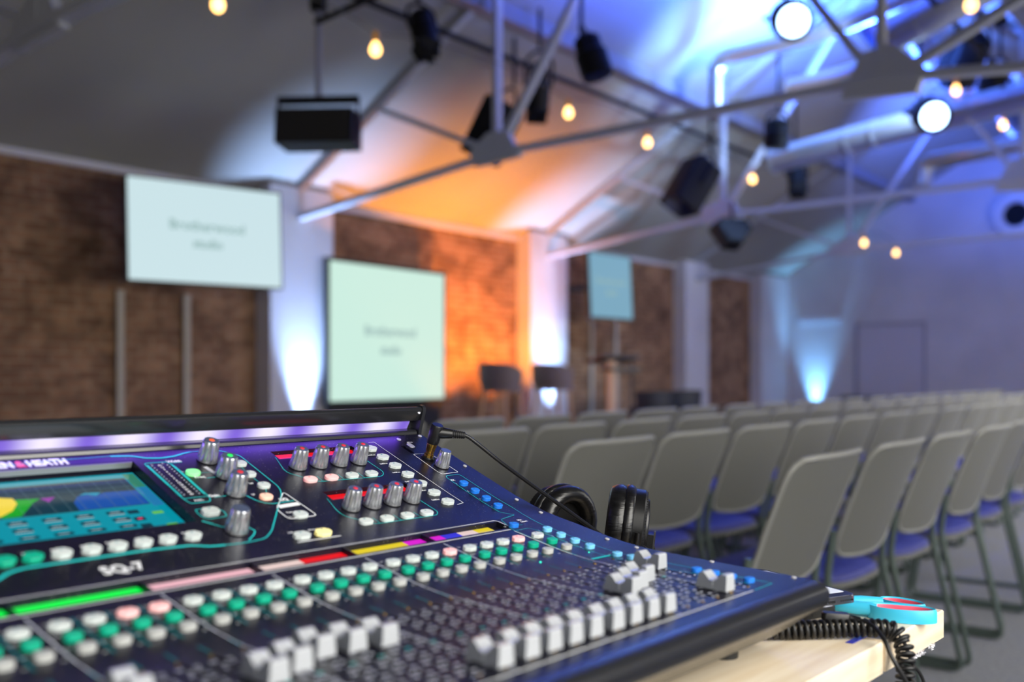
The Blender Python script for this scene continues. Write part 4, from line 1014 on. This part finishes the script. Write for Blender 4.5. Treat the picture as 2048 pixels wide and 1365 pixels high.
for k, (c_, lab) in enumerate(((cab, 'thin cable carrying the long row of warm bulbs'), (cab2, 'thin cable carrying the cluster of warm bulbs on the right'))):
    t = thing('festoon_cable', lab, 'cable', c_[0]); pts = []
    for a_, d_ in zip(c_, c_[1:]):
        n = 8
        for i in range(n): u = i/n; pts.append(a_.lerp(d_, u)-c_[0]+V((0, 0, .30*(4*(u-.5)**2-1)*-1*.35)))
    pts.append(c_[-1]-c_[0]); b = MB(); b.tube(pts, .004, M['cable'], 5); b.build('wire', t, 60)

# ------------------------------------------------------------------ televisions and screen
def tv(p, w, h, yaw, tilt, lab, mt, txt=True, wallx=None, rail=True):
    root = thing('wall_television', lab, 'television', p, yaw)
    T = Matrix.Rotation(tilt, 4, 'X')
    b = MB(); b.prism(rrect(w+.03, h+.03, .012), -.05, .0, M['frame_black'], T @ Matrix.Rotation(radians(90), 4, 'X')); b.build('bezel', root, 0)
    b = MB(); b.box((0, -.002, 0), (w, .004, h), mt, T); b.build('screen', root, 0, label='lit pale picture with two lines of lettering')
    if txt:
        b = MB(); Tt = T @ Matrix.Translation((0, -.006, .07*h)) @ Matrix.Rotation(radians(90), 4, 'X')
        text_into(b, 'Brotherwood', .135*h, M['tv_text'], Tt, align='CENTER', bold=.003, space=1.05); b.build('lettering', root, 0); b = MB(); text_into(b, 'studio', .125*h, M['tv_text'], Tt @ Matrix.Translation((0, -.175*h, 0)), align='CENTER', bold=.003)
        b.build('lettering', root, 0)
    # bracket to the wall
    b = MB(); b.box((0, .10, 0), (.35, .08, .30), M['black_matte'], T)
    wp = V((0, YW-p.y, 0)); Ry = Matrix.Rotation(-yaw, 3, 'Z'); q = Ry @ wp
    b.bar((0, .1, 0), q, .07, .07, M['black_matte']); q2 = Ry @ V((0, YW-p.y-.02, 0)); b.box(tuple(q2), (.4, .05, .5), M['black_matte']); b.build('wall_bracket', root, 0)
    return root
pL = at(254, 455, 7.98); pR = at(562, 482, 8.80); pc_ = (pL+pR)/2; dv = pR-pL
tv(pc_, dv.xy.length*.99, .835, math.atan2(dv.y, dv.x), radians(-3), 'large white-lit wall television above the console, left of the first pillar', M['tv'])
pL = at(1180, 568, 12.75); pR = at(1262, 578, 13.45); pc_ = (pL+pR)/2; dv = pR-pL
tv(pc_, dv.xy.length, .835, math.atan2(dv.y, dv.x), radians(-3), 'smaller-looking pale blue wall television right of the bar stools', M['tv_far'])
# tall portable screen
pL = at(656, 660, 10.05); pR = at(884, 676, 11.55); pc_ = (pL+pR)/2; dv = pR-pL; w = dv.xy.length; yaw = math.atan2(dv.y, dv.x); h = 1.425
zc = pc_.z+.0
root = thing('projection_screen', 'pale green lit standing screen in black frame on a dark stand by the brick wall', 'screen', (pc_.x, pc_.y, .18), yaw)
b = MB(); b.box((0, 0, zc-.18), (w+.07, .05, h+.07), M['frame_black']); b.build('frame', root, 0)
b = MB(); b.box((0, -.027, zc-.18), (w, .004, h), M['proj']); b.build('screen', root, 0, label='glowing pale green picture with two lines of lettering')
b = MB(); Tt = Matrix.Translation((0, -.031, zc-.18+.02)) @ Matrix.Rotation(radians(90), 4, 'X')
text_into(b, 'Brotherwood', .150, M['tv_text'], Tt, align='CENTER', bold=.004, space=1.0); b.build('lettering', root, 0); b = MB(); text_into(b, 'studio', .135, M['tv_text'], Tt @ Matrix.Translation((0, -.20, 0)), align='CENTER', bold=.004); b.build('lettering', root, 0)
b = MB(); zb_ = zc-.18-h/2-.03
b.box((0, .03, zb_/2), (w*.98, .05, zb_), M['stage']); b.box((0, .05, .03), (w*.9, .5, .05), M['stage']); b.build('stand', root, 0)
# conduits below televisions
for (px, lab) in ((240, 'thin vertical conduit down the brick below the large television, left one'), (373, 'thin vertical conduit down the brick below the large television, right one'), (1183, 'thin vertical conduit down the brick below the pale blue television, left one'), (1232, 'thin vertical conduit down the brick below the pale blue television, right one')):
    p = on_y(px, 700, YW-.03); zt = 1.75 if px < 600 else 1.8
    t = thing('wall_conduit', lab, 'conduit', (p.x, p.y, 0)); b = MB(); b.box((0, 0, zt/2), (.060, .03, zt), M['conduit']); b.build('tube', t, 0)

# ------------------------------------------------------------------ bar stools, lectern, tub chairs
def stool(px, Y, lab, legm, yaw):
    p = on_y(px, 749, Y); root = thing('bar_stool', lab, 'bar stool', (p.x, p.y, .18), yaw, 'bar stools on the stage')
    # facing -y in own frame; back at +y, wrapping round
    b = MB(); n = 15; vs = []; R_ = .235
    for z_, rr in ((.70, .205), (.76, .228), (.85, .238), (.955, .240)):
        for ri in (0, 1):
            for k in range(n):
                a_ = radians(-8+196*k/(n-1)); hgt = z_ if z_ < .9 else .955-.10*(abs(k-(n-1)/2)/((n-1)/2))**3
                q = rr-(.022 if ri else 0); vs.append((q*cos(a_), q*sin(a_)*.95, hgt))
    fs = []
    for z_ in range(3):
        for k in range(n-1):
            o0 = (z_*2)*n+k; o1 = ((z_+1)*2)*n+k; fs.append((o0, o0+1, o1+1, o1)); i0 = o0+n; i1 = o1+n; fs.append((i0+1, i0, i1, i1+1))
    for k in range(n-1): fs.append((6*n+k, 6*n+k+1, 7*n+k+1, 7*n+k)); fs.append((k+1, k, n+k, n+k+1))
    for k in (0, n-1):
        for z_ in range(3): a1, a2, a3, a4 = (z_*2)*n+k, ((z_+1)*2)*n+k, ((z_+1)*2+1)*n+k, (z_*2+1)*n+k; fs.append((a1, a2, a3, a4) if k == 0 else (a4, a3, a2, a1))
    b.add(vs, fs, M['stool_shell']); b.build('backrest', root, 50)
    b = MB(); b.prism([(.215*cos(2*pi*k/24), -.03+.225*sin(2*pi*k/24)) for k in range(24)], .665, .715, M['stool_shell'], ch=.015); b.build('seat', root, 40)
    for sx_ in (-1, 1):
        for sy_ in (-1, 1):
            b = MB(); b.tube([(sx_*.12, sy_*.12, .67), (sx_*.20, sy_*.20, 0)], .016, M[legm], 8, rs=[.018, .011]); b.build('leg', root, 50)
    b = MB(); c4 = [(-.165, -.165, .30), (.165, -.165, .30), (.165, .165, .30), (-.165, .165, .30)]
    for k in range(4): b.tube([c4[k], c4[(k+1) % 4]], .008, M['black_matte'], 6)
    b.build('footrest', root, 50); return root
stool(1003, 6.35, 'brown-grey bar stool with pale wooden legs before the orange-lit brick', 'oak', radians(95))
stool(1106, 6.35, 'brown-grey bar stool standing in front of the second white pillar, right of the pair', 'oak', radians(98))
p = on_y(1222, 749, 6.45); lc = thing('lectern', 'lectern with pale wooden post and dark sloping top right of the bar stools', 'lectern', (p.x, p.y, .18), radians(-25))
b = MB(); b.box((0, 0, .50), (.10, .05, 1.0), M['oak']); b.build('post', lc, 0)
b = MB(); b.box((.12, 0, 1.03), (.55, .42, .035), M['dark_wood'], Matrix.Rotation(radians(-8), 4, 'X')); b.build('top', lc, 0)
b = MB(); b.box((.05, 0, .015), (.45, .40, .03), M['dark_wood']); b.build('base', lc, 0)
b = MB(); b.box((.16, .05, .90), (.42, .28, .05), M['dark_wood']); b.build('shelf', lc, 0)
b = MB(); b.tube([(.30, 0, .03), (.30, 0, 1.0)], .015, M['dark_wood'], 8); b.build('rear_post', lc, 50)
b = MB(); b.tube(spline([(.10, -.05, 1.05), (.12, -.09, 1.14), (.20, -.12, 1.20)], 5), .005, M['black_matte'], 6); b.build('microphone', lc, 50)
for px, lab in ((1300, 'dark tub chair low behind the rows, left one of two'), (1356, 'dark tub chair low behind the rows, right one of two')):
    p = on_y(px, 749, 6.7); t = thing('tub_chair', lab, 'armchair', (p.x, p.y, .1815), radians(190), 'dark tub chairs')
    b = MB(); b.prism([(.30*cos(2*pi*k/20), .28*sin(2*pi*k/20)) for k in range(20)], .28, .42, M['cabinet_dark'], ch=.03); b.build('seat', t, 40)
    b = MB(); vs = []; n = 13
    for z_, rr in ((.30, .30), (.62, .33)):
        for ri in (0, .06):
            for k in range(n): a_ = radians(-15+210*k/(n-1)); vs.append(((rr-ri)*cos(a_), (rr-ri)*sin(a_), z_))
    fs = [(k, k+1, 2*n+k+1, 2*n+k) for k in range(n-1)]+[(n+k+1, n+k, 3*n+k, 3*n+k+1) for k in range(n-1)]+[(2*n+k, 2*n+k+1, 3*n+k+1, 3*n+k) for k in range(n-1)]
    b.add(vs, fs, M['cabinet_dark']); b.build('backrest', t, 40)
    for k in range(4):
        a_ = pi/4+pi/2*k; b = MB(); b.tube([(.2*cos(a_), .2*sin(a_), .29), (.25*cos(a_), .25*sin(a_), 0)], .014, M['black_matte'], 8); b.build('leg', t, 50)
t = thing('side_table', 'small dark low table right of the tub chairs', 'table', on_y(1432, 749, 6.6).xy.to_3d()+V((0, 0, .18)), 0)
b = MB(); b.lathe([(.26, .36), (.26, .385)], M['cabinet_dark'], 24); b.build('table_top', t, 30); b = MB(); b.tube([(0, 0, 0), (0, 0, .37)], .02, M['black_matte'], 10); b.lathe([(.16, 0), (.15, .015)], M['black_matte'], 20); b.build('pedestal', t, 30)
t = thing('low_cabinet', 'long low dark unit standing along the foot of the white end wall', 'cabinet', (XW1-.35, 2.9, 0))
b = MB(); b.box((0, 0, .29), (.55, 7.2, .58), M['cabinet_dark']); b.build('body', t, 0); b = MB(); b.box((-.01, 0, .60), (.6, 7.25, .04), M['stage']); b.build('top', t, 0)

# ------------------------------------------------------------------ audience chairs
def make_chair():
    root = thing('stacking_chair', '', 'chair')
    # back shell: faces +y (towards the stage); origin on the floor under the seat centre
    W_, nx, nz = .455, 13, 12
    def bp_(u, v, off=0.):
        z = .515+.315*v; hw = W_/2-.012*(1-v); x = u*hw
        # rounded corners
        z_ = z
        y = -.188-.100*v-.020*v*v+.028*(u*u)-.010+off
        return (x, y, z_)
    def corner(u, v):
        # superellipse squash towards rounded corners
        uu, vv = u, 2*v-1; r = .22
        ax_, ay_ = abs(uu), abs(vv); rx, ry = r, r*1.3
        if ax_ > 1-rx and ay_ > 1-ry:
            a_ = (ax_-(1-rx))/rx; b_ = (ay_-(1-ry))/ry; m_ = max(a_, b_); l = sqrt(a_*a_+b_*b_)
            if l > 0: s = m_/l; ax_ = 1-rx+rx*a_*s; ay_ = 1-ry+ry*b_*s
        if v < .5: ay_ = ay_-.10*(abs(uu)**2)*(ay_)
        return math.copysign(ax_, uu), (math.copysign(ay_, vv)+1)/2
    b = MB(); vs = []
    for off in (0, .010):
        for j in range(nz+1):
            for i in range(nx+1):
                u, v = corner(-1+2*i/nx, j/nz); vs.append(bp_(u, v, off))
    st_ = nx+1; N = (nz+1)*st_; fs = []
    for j in range(nz):
        for i in range(nx):
            q = j*st_+i; fs.append((q, q+1, q+st_+1, q+st_)); fs.append((N+q+1, N+q, N+q+st_, N+q+st_+1))
    edge = [j*st_ for j in range(nz)]+[nz*st_+i for i in range(nx)]+[j*st_+nx for j in range(nz, 0, -1)]+[i for i in range(nx, 0, -1)]
    b.add(vs, fs, M['chair_shell']); k0 = len(edge)
    b.add(vs, [(edge[k], edge[(k+1) % k0], N+edge[(k+1) % k0], N+edge[k]) for k in range(k0)], M['chair_edge'])
    b.build('backrest', root, 60)
    rim = MB(); rp_ = [V(vs[e_])+V((0, .004, 0)) for e_ in edge]; rim.tube(rp_, .0075, M['chair_edge'], 6, closed=True); rim.build('rim', root, 60, label='pale rounded rim')
    # seat
    b = MB(); out = []
    for k in range(40):
        a_ = 2*pi*k/40; c_, s_ = cos(a_), sin(a_); e_ = .42 if s_ > 0 else .62
        out.append((.235*math.copysign(abs(c_)**e_, c_), .02+.215*math.copysign(abs(s_)**e_, s_)))
    b.prism(out, .432, .446, M['chair_shell'], ch=.002); b.build('seat_shell', root, 40)
    b = MB(); b.prism([(x*.97, .02+(y-.02)*.97) for x, y in out], .445, .462, M['seat'], ch=.008); b.build('seat_pad', root, 40, label='blue seat pad')
    for sx_ in (-1, 1):
        x = sx_*.222
        b = MB(); b.tube(fillet([(x*1.0, -.178, .60), (x*1.01, -.160, .46), (x*1.02, -.262, .012), (x*1.02, .235, .012), (x, .170, .430)], .035, 5), .0105, M['chair_leg'], 8); b.build('sled_leg', root, 60)
    b = MB(); b.tube([(-.225, -.14, .425), (.225, -.14, .425)], .009, M['chair_leg'], 8); b.build('cross_bar', root, 60); b = MB(); b.tube([(-.225, .16, .425), (.225, .16, .425)], .009, M['chair_leg'], 8); b.build('cross_bar', root, 60)
    return root
proto = make_chair(); first_used = False
ORD = ['first', 'second', 'third', 'fourth', 'fifth', 'sixth', 'seventh', 'eighth', 'ninth', 'tenth', 'eleventh', 'twelfth', 'thirteenth', 'fourteenth', 'fifteenth', 'sixteenth', 'seventeenth', 'eighteenth', 'nineteenth', 'twentieth']
ROWS = [(.86, 2.33, .530, 6, 'nearest row'), (1.53, 2.44, .510, 12, 'second row'), (2.11, 2.56, .505, 17, 'third row'), (2.67, 2.62, .505, 20, 'farthest row')]
random.seed(11)
for ri, (Y, X0, dx, n, rn) in enumerate(ROWS):
    for k in range(n):
        c = proto if not first_used else copy_tree(proto); first_used = True
        c.location = (X0+dx*k+random.uniform(-.004, .004), Y+.305+random.uniform(-.010, .010), 0); c.rotation_euler = (0, 0, radians(random.uniform(-1., 1.)))
        c['category'] = 'chair'; c['group'] = 'grey audience chairs with blue seats'
        c['label'] = 'grey chair with blue seat, %s from the left in the %s of chairs' % (ORD[k], rn)

# ------------------------------------------------------------------ lights
def light(kind, name, loc, aim, energy, rgb, **kw):
    l = bpy.data.lights.new(name, kind); l.energy = energy; l.color = lin(rgb)
    for k, v in kw.items(): setattr(l, k, v)
    o = bpy.data.objects.new(name, l); C.objects.link(o); o.location = loc
    o.rotation_euler = V(aim).to_track_quat('-Z', 'Y').to_euler(); return o
for i, (a_, c_) in enumerate(WX):
    e = [24, 38, 28, 50, 78, 76][i]
    light('AREA', 'window_daylight', ((a_+c_)/2, YB+.03, 1.52), (0, 1, -.22), e, (255, 250, 240), shape='RECTANGLE', size=c_-a_-.1, size_y=1.35, spread=radians(150))
def uplight(x, y, z, e, rgb, ang_, lab, aim=(0, .10, 1), blend=.9, rad=.04):
    t = thing('uplight', lab, 'uplight', (x, y, z)); b = MB(); b.lathe([(.075, 0), (.09, .12), (.085, .13)], M['black_matte'], 20); b.build('housing', t, 30)
    b = MB(); b.lathe([(.001, .126), (.080, .128)], M['lens_lit'] if rgb[2] > 200 else M['bulb'], 20, caps=False); b.build('lens', t, 0)
    light('SPOT', 'uplight_beam', (x, y, z+.16), aim, e, rgb, spot_size=radians(ang_), spot_blend=blend, shadow_soft_size=rad)
uplight(6.46, 7.655, .18, 1200, (160, 195, 255), 50, 'black floor uplight at the foot of the pillar by the tall screen', (0, .0, 1), blend=1.)
uplight(10.6, 7.645, .18, 1250, (160, 195, 255), 52, 'black floor uplight at the foot of the pillar behind the right stool', (0, .0, 1), blend=1.)
uplight(18.27, 7.22, 0, 700, (120, 190, 255), 50, 'black floor uplight in the corner by the end wall', (.0, 0, 1), blend=1.)
uplight(8.6, 7.08, .18, 620, (255, 150, 44), 96, 'black floor uplight washing the brick orange just right of the tall screen', (0, .44, 1))
uplight(9.6, 7.08, .18, 620, (255, 150, 44), 96, 'black floor uplight washing the brick orange behind the left stool', (0, .44, 1))
uplight(7.5, 7.10, .18, 380, (255, 158, 44), 60, 'black floor uplight in front of the tall screen base', (.05, .18, 1))
# blue wash from the stage lamps under the ridge
light('SPOT', 'blue_wash', (9.6, 3.2, 3.55), (-.10, .9, 1), 1300, (110, 175, 255), spot_size=radians(75), spot_blend=1., shadow_soft_size=.15)
light('SPOT', 'blue_wash', (10.0, 3.3, 3.5), (-.05, .15, 1), 2600, (70, 115, 255), spot_size=radians(150), spot_blend=.8, shadow_soft_size=.15)
light('SPOT', 'blue_wash', (7.4, 3.4, 3.6), (-.05, .15, 1), 1100, (60, 95, 255), spot_size=radians(150), spot_blend=.8, shadow_soft_size=.15)
light('SPOT', 'blue_wash', (14.0, 3.0, 3.4), (.35, 0, .6), 1300, (70, 110, 255), spot_size=radians(150), spot_blend=.8, shadow_soft_size=.15)
light('SPOT', 'blue_wash', (8.5, 3.9, 4.0), (-.1, -.35, -1), 260, (50, 70, 255), spot_size=radians(110), spot_blend=.8, shadow_soft_size=.15)
light('SPOT', 'blue_wash', (4.9, 4.6, 3.9), (-.10, -.75, -1), 90, (50, 70, 255), spot_size=radians(80), spot_blend=.9, shadow_soft_size=.15)

lb = light('AREA', 'hood_light', (0, 0, 0), (0, 0, -1), .17, (120, 70, 255), shape='RECTANGLE', size=.88, size_y=.006)
lb.matrix_world = Tdesk @ Matrix.Translation((-.465, .5225, ZB+.1335)) @ Matrix.Rotation(radians(-18), 4, 'X')
p = at(1760, 70, 8.0); light('SPOT', 'stage_lamp_beam', p, at(1500, 95, 9.9)-p, 1100, (170, 205, 255), spot_size=radians(50), spot_blend=.9, shadow_soft_size=.10)  # added spot without a lamp body, brightens the bent duct
p = at(1925, 150, 8.6); light('SPOT', 'stage_lamp_beam', p, at(1720, 275, 9.8)-p, 1100, (170, 205, 255), spot_size=radians(50), spot_blend=.9, shadow_soft_size=.10)  # second added spot, puts the highlight on the long duct
w = bpy.data.worlds.new('sky'); bpy.context.scene.world = w; w.use_nodes = True
w.node_tree.nodes['Background'].inputs[0].default_value = (.75, .85, 1, 1); w.node_tree.nodes['Background'].inputs[1].default_value = 1.0
sc0 = bpy.context.scene
sc0.view_settings.view_transform = 'Standard'; sc0.view_settings.look = 'None'; sc0.view_settings.exposure = 0; sc0.view_settings.gamma = 1; sc0.view_settings.use_curve_mapping = False
sc0.cycles.use_denoising = True
sc0.cycles.max_bounces = 8; sc0.cycles.diffuse_bounces = 4; sc0.cycles.sample_clamp_indirect = 6
